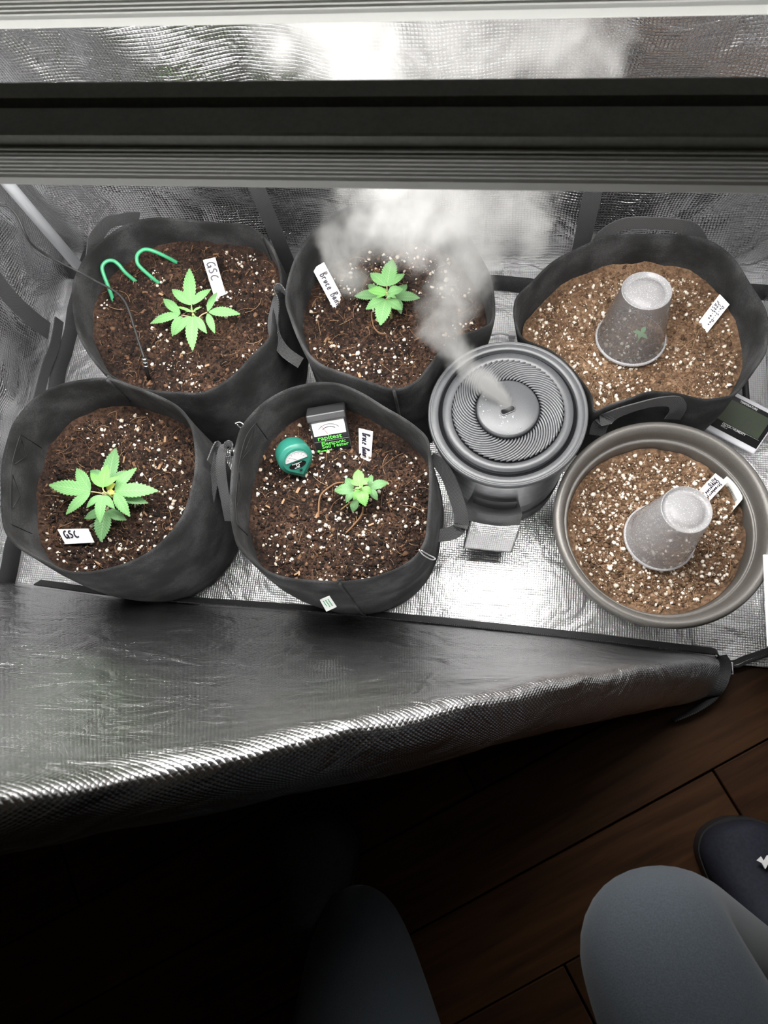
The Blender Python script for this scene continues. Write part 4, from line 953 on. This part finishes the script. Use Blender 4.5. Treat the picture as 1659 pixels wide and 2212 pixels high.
cab = [(-60, 95, .36), (0, 110, .35), (50, 122, .345), (100, 180, .335), (140, 270, .32), (182, 335, .30), (262, 392, .275), (350, 440, .255), (450, 490, .236), (550, 545, .232), (640, 592, .226), (692, 642, .222), (722, 702, .218), (747, 782, .212), (772, 862, .208), (792, 922, .204), (807, 968, .20)]
tube('cable', catmull([c3(p, p[2]) for p in cab], 90), .0017, M['rubber'], pr, 8)
p0, p1 = c3((807, 966), .20), c3((836, 1100), zA - .004)
tube('probe_rod', [p0, p0 * .65 + p1 * .35, p1], .0026, M['black'], pr, 12)
for f in (.02, .16, .30):
    q = p0 * (1 - f) + p1 * f; dd = nrm(p1 - p0); tube('ring', [q, q + dd * .0016], .0036, M['silver'], pr, 14)

# ------------------------------------------------------------------ three-way meter
def c7(p, z): return at(560 + p[0] * .18083, 850 + p[1] * .18083, z)
zD = BAGS['D'].zs
tipp = c7((548, 1018), zD + .004); cen = None
for zc in np.arange(zD, zD + .08, .0005):
    q = c7((440, 790), zc)
    if np.linalg.norm(q - tipp) > .037: cen = q; break
u_ = nrm(cen - tipp); v_ = nrm(np.array([0, 0, H]) - cen)
dwn = nrm(at(560 + 540 * .18, 850 + 960 * .18, cen[2]) - cen); dwn = nrm(dwn - dwn.dot(v_) * v_)
n_ = nrm(.78 * v_ + .55 * dwn); n_ = nrm(n_ - n_.dot(u_) * u_); s_ = np.cross(u_, n_)
met = thing('soil_meter', 'round teal soil meter with half-moon dial standing in the front middle bag', 'soil meter', tipp)
RM = .0245
def tear(r, off, dpt, k=48):
    P = []
    for j in range(k):
        a = 2 * math.pi * j / k; x, y = math.sin(a) * r, math.cos(a) * r
        P.append([x, y])
    P = np.array(P); lim = math.radians(52)                # lower sector drawn to a point
    ty = -(.037 - .002) * (r / RM) - off * 0
    for j in range(k):
        a = 2 * math.pi * j / k; e = abs(a - math.pi)
        if e < lim:
            f = 1 - e / lim; edge_ = np.array([math.sin(math.pi + (lim if a > math.pi else -lim)), math.cos(math.pi + lim)]) * r
            P[j] = edge_ * (1 - f) + np.array([0, ty]) * f
    return [cen + s_ * x + u_ * y + n_ * dpt for x, y in P]
def loft(rows, cap0=True, cap1=True):
    k = len(rows[0]); V = [p for r in rows for p in r]
    Fc = [(a * k + i, a * k + (i + 1) % k, (a + 1) * k + (i + 1) % k, (a + 1) * k + i) for a in range(len(rows) - 1) for i in range(k)]
    if cap0: Fc.append(tuple(range(k))[::-1])
    if cap1: Fc.append(tuple(range((len(rows) - 1) * k, len(rows) * k)))
    return V, Fc
mesh('meter_body', *loft([tear(RM * .55, 0, -.030), tear(RM * .80, 0, -.028), tear(RM * .95, 0, -.022), tear(RM * 1.0, 0, -.012), tear(RM * 1.0, 0, -.003), tear(RM * .97, 0, 0)]), M['meter'], met)
mesh('face_plate', *loft([tear(RM * .80, 0, -.001), tear(RM * .80, 0, .0012), tear(RM * .77, 0, .0016)]), M['meter_face'], met, False)
FO = cen + n_ * .0018
def fpt(x, y, l=0.0): return FO + s_ * x * RM + u_ * y * RM + n_ * l
# direction of the face as drawn: its chord tilts, so the dial uses a rotated frame
rot = math.radians(-8)
def frt(x, y, l=0.0): return fpt(x * math.cos(rot) - y * math.sin(rot), x * math.sin(rot) + y * math.cos(rot), l)
arc = [(math.cos(a) * .66, .02 + math.sin(a) * .58) for a in np.linspace(0, math.pi, 20)]
mesh('dial_window', *loft([[frt(x, y, 0) for x, y in arc], [frt(x, y, .0008) for x, y in arc]]), M['dial'], met, False)
geos = [tube_geo([frt(x, y, .001) for x, y in arc], .0005, 5), tube_geo([frt(-.66, .02, .001), frt(.66, .02, .001)], .0004, 5)]
for a in np.linspace(.35, 2.8, 7): geos.append(tube_geo([frt(math.cos(a) * .45, .05 + math.sin(a) * .38, .001), frt(math.cos(a) * .55, .05 + math.sin(a) * .47, .001)], .0003, 4))
mesh('dial_scale', *join(geos), M['grey'], met)
tube('needle', [frt(.0, .08, .0014), frt(-.32, .42, .0014)], .0003, M['white'], met, 5)
ov = [frt(.0 + .50 * math.cos(a), -.32 + .24 * math.sin(a), .0006) for a in np.linspace(0, 2 * math.pi, 28, endpoint=False)]
bd = mesh('badge', ov, [tuple(range(28))], M['tester_face'], met, False)
ring = [frt(.0 + .09 * math.cos(a), -.32 + .08 * math.sin(a), .0009) for a in np.linspace(0, 2 * math.pi, 16)]
tube('badge_mark', ring, .0004, M['white'], bd, 5)
exm, eym = nrm(frt(1, 0) - frt(0, 0)), nrm(frt(0, 1) - frt(0, 0))
lettering('lettering', 'THREE-WAY', frt(-.33, -.215, .0008), exm, eym, .0026, M['white'], bd, .00003)
lettering('lettering', 'METER', frt(-.22, -.50, .0008), exm, eym, .0026, M['white'], bd, .00003)
rbox('switch', fpt(.0, -.72, .0) - s_ * .002 - u_ * .0012, s_ * .004, u_ * .0024, n_ * .002, M['tester_face'], met, .0004)
tube('probe', [tipp + u_ * .004 - n_ * .010, tipp - u_ * .012 - n_ * .010 + np.array([0, 0, -.03])], .002, M['silver'], met, 8)

# ------------------------------------------------------------------ black soil tester
BL, BR = c7((712, 712), zD + .004), c7((1140, 640), zD + .004); BR[2] = BL[2]
ex = nrm(BR - BL); Wd = np.linalg.norm(BR - BL)
best = None
for zt in np.arange(.02, .09, .001):
    TLp = c7((540, 350), zD + zt); TRp = c7((1012, 265), zD + zt); e = abs(np.linalg.norm(TRp - TLp) - Wd)
    if best is None or e < best[0]: best = (e, zt, TLp, TRp)
zt = .042; TLp, TRp = c7((540, 350), zD + zt), c7((1012, 265), zD + zt)
ey = (TLp + TRp) / 2 - (BL + BR) / 2; ey = ey - ey.dot(ex) * ex; Ht = np.linalg.norm(ey); ey = nrm(ey); en = np.cross(ex, ey)
if en @ (np.array([0, 0, H]) - BL) < 0: en = -en
cm = (BL + BR + TLp + TRp) / 4; OB = cm - ex * Wd / 2 - ey * Ht / 2
tst = thing('soil_tester', 'black boxy soil tester with white needle dial and green print', 'soil tester', (BL + BR) / 2)
rbox('case', OB - en * .022, ex * Wd, ey * Ht, en * .022, M['tester'], tst, .0018)
rbox('hood', OB + ey * Ht * .98 - en * .024 - ex * .0015, ex * (Wd + .003), ey * .012, en * .030, M['tester'], tst, .003, 3)
def tp(x, y, l=0.0): return OB + ex * Wd * x + ey * Ht * y + en * l
rbox('face_plate', tp(.03, .02, -.0005), ex * Wd * .94, ey * Ht * .93, en * .0009, M['tester_face'], tst, .0003, 1)
rbox('dial_window', tp(.06, .52, 0), ex * Wd * .88, ey * Ht * .43, en * .0016, M['white'], tst, .0005, 1)
geos = []
for (r, w, a0_, a1_) in ((.34, .0007, .62, 2.5), (.25, .0010, .8, 2.35)):
    geos.append(tube_geo([tp(.5 + r * math.cos(a), .56 + r * .88 * math.sin(a), .0019) for a in np.linspace(a0_, a1_, 18)], w * .5, 4))
for a in np.linspace(.62, 2.5, 15): geos.append(tube_geo([tp(.5 + .34 * math.cos(a), .56 + .30 * math.sin(a), .0019), tp(.5 + .38 * math.cos(a), .56 + .335 * math.sin(a), .0019)], .00015, 4))
mesh('dial_scale', *join(geos), M['ink'], tst)
tube('needle', [tp(.44, .57, .0022), tp(.30, .86, .0022)], .0003, M['red'], tst, 5)
lettering('lettering', 'rapitest', tp(.13, .385, .0006), ex, ey, .0098, M['green_ink'], tst, .00008, 1.15)
rbox('trim_line', tp(.03, .335, .0003), ex * Wd * .94, ey * .0009, en * .0006, M['silver'], tst, 0)
lettering('lettering', 'Electronic', tp(.20, .225, .0006), ex, ey, .0072, M['green_ink'], tst, .00005, 1.2)
lettering('lettering', 'Soil Tester', tp(.20, .125, .0006), ex, ey, .0072, M['green_ink'], tst, .00005, 1.2)
lettering('lettering', 'Luster Leaf', tp(.13, .035, .0006), ex, ey, .0036, M['green_ink'], tst, .0001)
rbox('logo_mark', tp(.05, .03, .0003), ex * Wd * .06, ey * Ht * .06, en * .0004, M['green_ink'], tst, 0)
for s in (.3, .7): tube('probe', [tp(s, .0, -.011), tp(s, 0, -.011) - np.array([0, 0, .05])], .0018, M['silver'], tst, 8)

# ------------------------------------------------------------------ clock / thermometer
def c6(p, z): return at(1400 + p[0] * .15612, 820 + p[1] * .15612, z)
zt, zb = .062, .030
TRq, BRq = c6((1880, 515), zt), c6((1462, 1040), zb); TLq = c6((1085, 112), zt)
exq = nrm(TRq - TLq); eyq = TRq - BRq; eyq = eyq - eyq.dot(exq) * exq; Hq = np.linalg.norm(eyq); eyq = nrm(eyq); enq = np.cross(exq, eyq); Wq = np.linalg.norm(TRq - TLq) * 1.08
OQ = BRq - exq * Wq
clk = thing('weather_clock', 'white digital clock and humidity gauge half hidden behind the round pot', 'clock', OQ + exq * Wq / 2)
rbox('case', OQ - enq * .016, exq * Wq, eyq * Hq, enq * .016, M['body_white'], clk, .003, 3)
def kq(x, y, l=0.0): return OQ + exq * Wq * x + eyq * Hq * y + enq * l
rbox('bezel', kq(.06, .13, -.0004), exq * Wq * .92, eyq * Hq * .79, enq * .0009, M['tester_face'], clk, .0003, 1)
rbox('screen', kq(.09, .33, .0), exq * Wq * .83, eyq * Hq * .50, enq * .001, M['lcd'], clk, .0002, 1)
lettering('lettering', 'TEMPERATURE', kq(.40, .855, .0007), exq, eyq, .0042, M['white'], clk, .0001)
lettering('lettering', 'CLOCK / HUMIDITY', kq(.36, .265, .0007), exq, eyq, .0042, M['white'], clk, .0001)
lettering('lettering', 'HTC-1', kq(.36, .215, .0007), exq, eyq, .0036, M['white'], clk, .00008)
tube('trim_line', [kq(.36, .315, .0008), kq(.94, .315, .0008)], .0002, M['body_white'], clk, 4)
SEG = {'0': 'abcdef', '1': 'bc', '2': 'abged', '5': 'afgcd', '6': 'afgedc', '7': 'abc', '8': 'abcdefg'}
def digit(ch, x, y, w, h, tk):
    S = dict(a=(0, h, w, h), g=(0, h / 2, w, h / 2), d=(0, 0, w, 0), f=(0, h / 2, 0, h), e=(0, 0, 0, h / 2), b=(w, h / 2, w, h), c=(w, 0, w, h / 2)); g = []
    for q in SEG[ch]:
        x0, y0, x1, y1 = S[q]; dx, dy = x1 - x0, y1 - y0; P0 = kq(x, y, .0012) + exq * (x0 + dx * .08) + eyq * (y0 + dy * .08); dv = exq * dx * .84 + eyq * dy * .84; sv = nrm(np.cross(enq, dv)) * tk / 2
        g.append(([P0 - sv, P0 + sv, P0 + dv + sv, P0 + dv - sv], [(0, 1, 2, 3)]))
    return g
geos = []
for ch, x in (('6', .40), ('2', .47), ('5', .525)): geos += digit(ch, x, .40, .0042, .0105, .0009)
for ch, x in (('8', .62), ('2', .755)): geos += digit(ch, x, .37, .0088, .0165, .0021)
for ch, x in (('1', .83),): geos += digit(ch, x, .62, .007, .013, .0019)
mesh('digits', *join(geos), M['lcd_ink'], clk, False)

# ------------------------------------------------------------------ small things at the edges
# white card resting on the pot rim and the right wall
w0 = at(1648, 1198, POT_Z + .007); w1 = at(1657, 1392, POT_Z + .007); yv = nrm(np.array([w1[0] - w0[0], w1[1] - w0[1], 0])); xv = np.array([-yv[1], yv[0], 0])
cs = rbox('white_card', np.array([w0[0], w0[1], POT_Z + .0055]), xv * .06, yv * np.linalg.norm(w1 - w0) * 1.02, np.array([0, 0, .0035]), M['white'], None, .001)
tag(cs, 'white card lying across the pot rim at the right edge', 'card')
# folded black strap on the left wall
def on_left(u, v, off=.03):
    r = ray(u, v); t = (X0 + off) / r[0]; return np.array([0, 0, H]) + r * t
sp_ = ribbon('webbing_strap', [on_left(-20, 588), on_left(20, 640), on_left(60, 680), on_left(105, 715)], .030, (0, -1, .3), M['web'], None, .002, 30)
tag(sp_, 'wide black webbing strap slanting down the left wall', 'strap')
sp2 = ribbon('webbing_strap', [on_left(128, 690, .034), on_left(118, 745, .034), on_left(98, 800, .034), on_left(78, 880, .034)], .026, (0, -1, .2), M['web'], None, .002, 30)
tag(sp2, 'narrow black webbing strap hanging low on the left wall behind the bags', 'strap')
# black power lead at the back right corner
cb_ = catmull([(X1 - .05, .745, .02), (X1 - .028, .725, .03), (X1 - .045, .70, .02), (X1 - .03, .67, .025), (X1 - .04, .62, .02), (X1 - .035, .50, .014)], 50)
tag(tube('power_cord', cb_, .005, M['rubber'], None, 10), 'thick black power cord in the back right corner', 'cord')
pk = at(1106, 726, .012); pkt = thing('cord_plug', 'small white plug on the tent floor behind the humidifier', 'plug', (pk[0], pk[1], .009))
rbox('plug_body', pk - np.array([.006, .004, .003]), (.012, 0, 0), (0, .009, 0), (0, 0, .011), M['white'], pkt, .0015)
tube('cable', [pk + np.array([-.006, 0, .003]), pk + np.array([-.02, .004, .001]), pk + np.array([-.04, .0, .0])], .0018, M['white'], pkt, 8)

# ------------------------------------------------------------------ photographer's legs
def skin_mesh(name, joints, edges, mat, parent, root_i=0, sub=2):
    me = bpy.data.meshes.new(name); me.from_pydata([tuple(j[0]) for j in joints], edges, [])
    o = bpy.data.objects.new(name, me); COL.objects.link(o)
    md = o.modifiers.new('skin', 'SKIN'); md.use_smooth_shade = True; md.branch_smoothing = .6
    for i, j in enumerate(joints):
        r = j[1]; sv = me.skin_vertices[0].data[i]; sv.radius = (r, r) if np.isscalar(r) else r; sv.use_root = (i == root_i)
    ms = o.modifiers.new('sub', 'SUBSURF'); ms.levels = ms.render_levels = sub
    dg = bpy.context.evaluated_depsgraph_get(); m2 = bpy.data.meshes.new_from_object(o.evaluated_get(dg)); bpy.data.objects.remove(o)
    m2.name = name; m2.materials.clear(); m2.materials.append(mat); m2.polygons.foreach_set('use_smooth', [True] * len(m2.polygons))
    o = bpy.data.objects.new(name, m2); COL.objects.link(o); adopt(o, parent); return o
kneeR = at(1395, 2010, .50); ankR = at(1640, 2085, .10); hipR = np.array([.36, -.50, .50])
kneeL = at(800, 2420, .19); ankL = at(770, 1900, .062); hipL = np.array([.02, -.56, .48])
person = thing('person', 'person crouching in dark grey-blue trousers and dark shoes, legs only in view', 'person', (.18, -.35, 0))
kneeR[2] = .48
pel = np.array([.19, -.62, .50])
J = [(pel, (.13, .15)), (hipR, .095), ((hipR * .5 + kneeR * .5), .083), (kneeR, .064), (kneeR * .6 + ankR * .4, .056), (ankR, .045),
     (hipL, .095), (hipL * .5 + kneeL * .5, .10), (kneeL, .112), (kneeL * .5 + ankL * .5, .082), (ankL, .046), (pel + np.array([0, -.02, .2]), (.14, .17))]
skin_mesh('trousers', J, [(0, 1), (1, 2), (2, 3), (3, 4), (4, 5), (0, 6), (6, 7), (7, 8), (8, 9), (9, 10), (0, 11)], M['denim'], person, 0, 3)
def shoe(heel, toe, w, mat, label):
    heel, toe = np.asarray(heel, float), np.asarray(toe, float); d = toe - heel; d[2] = 0; l = np.linalg.norm(d); d /= l; s = np.array([-d[1], d[0], 0]); rows = []
    for f, ww, hh, lift in ((.0, .30, .045, .012), (.03, .60, .065, .004), (.12, .74, .085, 0), (.28, .78, .10, 0), (.42, .80, .085, 0), (.58, .93, .062, 0), (.74, 1.0, .050, 0), (.88, .86, .042, .002), (.96, .58, .034, .006), (1.0, .22, .024, .010)):
        c = heel + d * l * f; r = []
        for k in range(28):
            a = 2 * math.pi * k / 28; x = math.cos(a); y = math.sin(a); x = math.copysign(abs(x) ** .75, x)
            r.append(np.array([c[0], c[1], .022 + lift]) + s * x * w / 2 * ww + np.array([0, 0, 1]) * ((y * hh) if y > 0 else y * .008))
        rows.append(r)
    rows = list(catmull(np.array(rows), 36))
    o = mesh('shoe', *loft(rows), mat, person); o['label'] = label
    rows = []
    for f, ww in ((-.01, .3), (.03, .66), (.12, .80), (.28, .82), (.42, .83), (.58, .96), (.74, 1.03), (.88, .90), (.97, .6), (1.02, .25)):
        c = heel + d * l * f; rows.append([np.array([c[0], c[1], z]) + s * q * w / 2 * ww for q, z in ((-1, .002), (1, .002), (1, .022), (-1, .022))])
    rows = list(catmull(np.array(rows), 36))
    mesh('sole', *loft(rows), M['black'], o, False)
    return o, heel, d, s, l
hR, tR = at(1640, 2040, .03), at(1604, 1772, .03)
so, he, d, s, l = shoe(hR, tR, .115, M['shoe_navy'], 'dark navy shoe with a small white mark')
q = at(1648, 1858, .085); ex_, ey_ = np.array([1, 0, 0]), np.array([0, 1., 0])
zig = [(-.008, -.001), (-.003, .004), (.000, -.001), (.004, .006), (.011, .009), (.007, .002), (.003, -.006), (.001, -.0095), (-.003, -.003)]
V = [q + ex_ * a + ey_ * b + np.array([0, 0, .004]) for a, b in zig]; V += [p - np.array([0, 0, .003]) for p in V]; nz_ = len(zig)
mesh('logo', V, [tuple(range(nz_))[::-1]] + [(i, (i + 1) % nz_, nz_ + (i + 1) % nz_, nz_ + i) for i in range(nz_)], M['white'], so, False)
shoe(at(690, 2040, .03), at(676, 1760, .03), .115, M['shoe_green'], 'dark green shoe')

# ------------------------------------------------------------------ mist
def mist():
    path = [(1098, 884, .238, .007), (1085, 862, .246, .012), (1060, 836, .256, .020), (1022, 800, .268, .028), (982, 760, .285, .036), (962, 715, .305, .046), (972, 650, .335, .062), (1000, 585, .37, .078),
            (1010, 520, .41, .095), (985, 460, .45, .115), (940, 410, .48, .125), (890, 300, .52, .13), (840, 170, .56, .135), (790, 95, .585, .13), (760, 40, .61, .13)]
    P = catmull([np.array([*at(u, v, z), r]) for u, v, z, r in path], 70)
    extra = catmull([np.array([*at(u, v, z), r]) for u, v, z, r in ((1060, 470, .43, .08), (1120, 450, .43, .07), (1160, 500, .40, .045))], 10)
    extra2 = catmull([np.array([*at(u, v, z), r]) for u, v, z, r in ((880, 470, .43, .08), (790, 480, .41, .07), (735, 530, .36, .045), (760, 600, .30, .04))], 10)
    extra3 = catmull([np.array([*at(u, v, z), r]) for u, v, z, r in ((900, 110, .575, .10), (1100, 105, .575, .075), (1300, 110, .57, .06))], 10)
    P = np.concatenate([P, extra, extra2, extra3])
    me = bpy.data.meshes.new('mist'); me.from_pydata([tuple(p[:3]) for p in P], [], [])
    at_ = me.attributes.new('rad', 'FLOAT', 'POINT'); at_.data.foreach_set('value', P[:, 3])
    o = bpy.data.objects.new('mist', me); COL.objects.link(o)
    tag(o, 'pale swirling plume of water mist rising from the humidifier', 'mist', None, 'stuff')
    m, nt, out = nodes('mist'); vp = N(nt, 'ShaderNodeVolumePrincipled', Color=(.96, .955, .94, 1), Anisotropy=.3)
    vp.inputs['Density'].default_value = 29.0
    L(nt, vp.outputs[0], out.inputs['Volume'])
    g = bpy.data.node_groups.new('mist', 'GeometryNodeTree')
    g.interface.new_socket('Geometry', in_out='INPUT', socket_type='NodeSocketGeometry'); g.interface.new_socket('Geometry', in_out='OUTPUT', socket_type='NodeSocketGeometry')
    nn = g.nodes; ln = g.links.new
    gi, go = nn.new('NodeGroupInput'), nn.new('NodeGroupOutput')
    pos = nn.new('GeometryNodeInputPosition')
    def vm(op, a, b=None, sc=None):
        q = nn.new('ShaderNodeVectorMath'); q.operation = op
        ln(a, q.inputs[0])
        if b is not None:
            if hasattr(b, 'links'): ln(b, q.inputs[1])
            else: q.inputs[1].default_value = b
        if sc is not None: q.inputs['Scale'].default_value = sc
        return q.outputs[0]
    def mth(op, a, b=None, c=None, clamp=False):
        q = nn.new('ShaderNodeMath'); q.operation = op; q.use_clamp = clamp
        for i, x in enumerate((a, b, c)):
            if x is None: continue
            if hasattr(x, 'links'): ln(x, q.inputs[i])
            else: q.inputs[i].default_value = x
        return q.outputs[0]
    def noise(vec, scale, det=4.0, dist=0.0, rough=.55):
        q = nn.new('ShaderNodeTexNoise'); q.inputs['Scale'].default_value = scale; q.inputs['Detail'].default_value = det; q.inputs['Distortion'].default_value = dist; q.inputs['Roughness'].default_value = rough
        ln(vec, q.inputs['Vector']); return q
    w = noise(pos.outputs[0], 9.0, 2.0)
    warp = vm('SCALE', vm('SUBTRACT', w.outputs['Color'], (.5, .5, .5)), None, .05)
    # no warp close to the nozzle
    sep = nn.new('ShaderNodeSeparateXYZ'); ln(pos.outputs[0], sep.inputs[0])
    wk = nn.new('ShaderNodeMapRange'); ln(sep.outputs[2], wk.inputs[0]); wk.inputs[1].default_value = .25; wk.inputs[2].default_value = .36; wk.inputs[3].default_value = .15; wk.inputs[4].default_value = 1.0
    vs = nn.new('ShaderNodeVectorMath'); vs.operation = 'SCALE'; ln(warp, vs.inputs[0]); ln(wk.outputs[0], vs.inputs['Scale'])
    wp = vm('ADD', pos.outputs[0], vs.outputs[0])
    sn_ = nn.new('GeometryNodeSampleNearest'); sn_.domain = 'POINT'; ln(gi.outputs[0], sn_.inputs[0]); ln(wp, sn_.inputs['Sample Position'])
    si = nn.new('GeometryNodeSampleIndex'); si.data_type = 'FLOAT'; si.domain = 'POINT'; ln(gi.outputs[0], si.inputs[0]); ln(sn_.outputs[0], si.inputs['Index'])
    na = nn.new('GeometryNodeInputNamedAttribute'); na.data_type = 'FLOAT'; na.inputs[0].default_value = 'rad'
    ln(na.outputs[0], [q for q in si.inputs if q.name == 'Value' and q.enabled][0])
    rad = [q for q in si.outputs if q.enabled][0]
    sp_ = nn.new('GeometryNodeSampleIndex'); sp_.data_type = 'FLOAT_VECTOR'; sp_.domain = 'POINT'; ln(gi.outputs[0], sp_.inputs[0]); ln(sn_.outputs[0], sp_.inputs['Index'])
    p2 = nn.new('GeometryNodeInputPosition'); ln(p2.outputs[0], [q for q in sp_.inputs if q.name == 'Value' and q.enabled][0])
    dv = nn.new('ShaderNodeVectorMath'); dv.operation = 'DISTANCE'; ln(wp, dv.inputs[0]); ln([q for q in sp_.outputs if q.enabled][0], dv.inputs[1])
    rel = mth('DIVIDE', dv.outputs['Value'], rad)
    fall = mth('SUBTRACT', 1.0, rel, None, True)
    nse = noise(wp, 16.0, 6.0, 1.1, .62)
    ns2 = noise(pos.outputs[0], 42.0, 4.0, .6, .6)
    nz1 = mth('MULTIPLY_ADD', nse.outputs[0], 1.0, mth('MULTIPLY', ns2.outputs[0], .35))
    body = mth('ADD', mth('MULTIPLY', fall, 1.15), mth('MULTIPLY_ADD', nz1, 2.2, -1.95))
    # keep the throat solid
    thr = nn.new('ShaderNodeMapRange'); ln(rad, thr.inputs[0]); thr.inputs[1].default_value = .012; thr.inputs[2].default_value = .03; thr.inputs[3].default_value = 1.9; thr.inputs[4].default_value = 0.0
    body2 = mth('ADD', body, mth('MULTIPLY', thr.outputs[0], fall))
    gate = mth('MULTIPLY', mth('MAXIMUM', body2, 0.0), mth('MULTIPLY', fall, 3.0, None, True))
    thin = nn.new('ShaderNodeMapRange'); ln(rad, thin.inputs[0]); thin.inputs[1].default_value = .01; thin.inputs[2].default_value = .06; thin.inputs[3].default_value = 3.2; thin.inputs[4].default_value = 1.0
    den = mth('MULTIPLY', gate, thin.outputs[0])
    vc = nn.new('GeometryNodeVolumeCube'); ln(den, vc.inputs['Density'])
    lo = (P[:, :3] - P[:, 3:4]).min(0) - .02; hi = (P[:, :3] + P[:, 3:4]).max(0) + .02
    hi[1] = min(hi[1], Y1 - .035); lo[2] = max(lo[2], HUM_Z + .004)
    vc.inputs['Min'].default_value = tuple(lo); vc.inputs['Max'].default_value = tuple(hi)
    for nm, a, b in zip('XYZ', lo, hi): vc.inputs['Resolution ' + nm].default_value = int((b - a) / .0032)
    sm = nn.new('GeometryNodeSetMaterial'); sm.inputs['Material'].default_value = m
    ln(vc.outputs[0], sm.inputs[0]); ln(sm.outputs[0], go.inputs[0])
    md = o.modifiers.new('mist', 'NODES'); md.node_group = g
    me.materials.append(m)
mist()
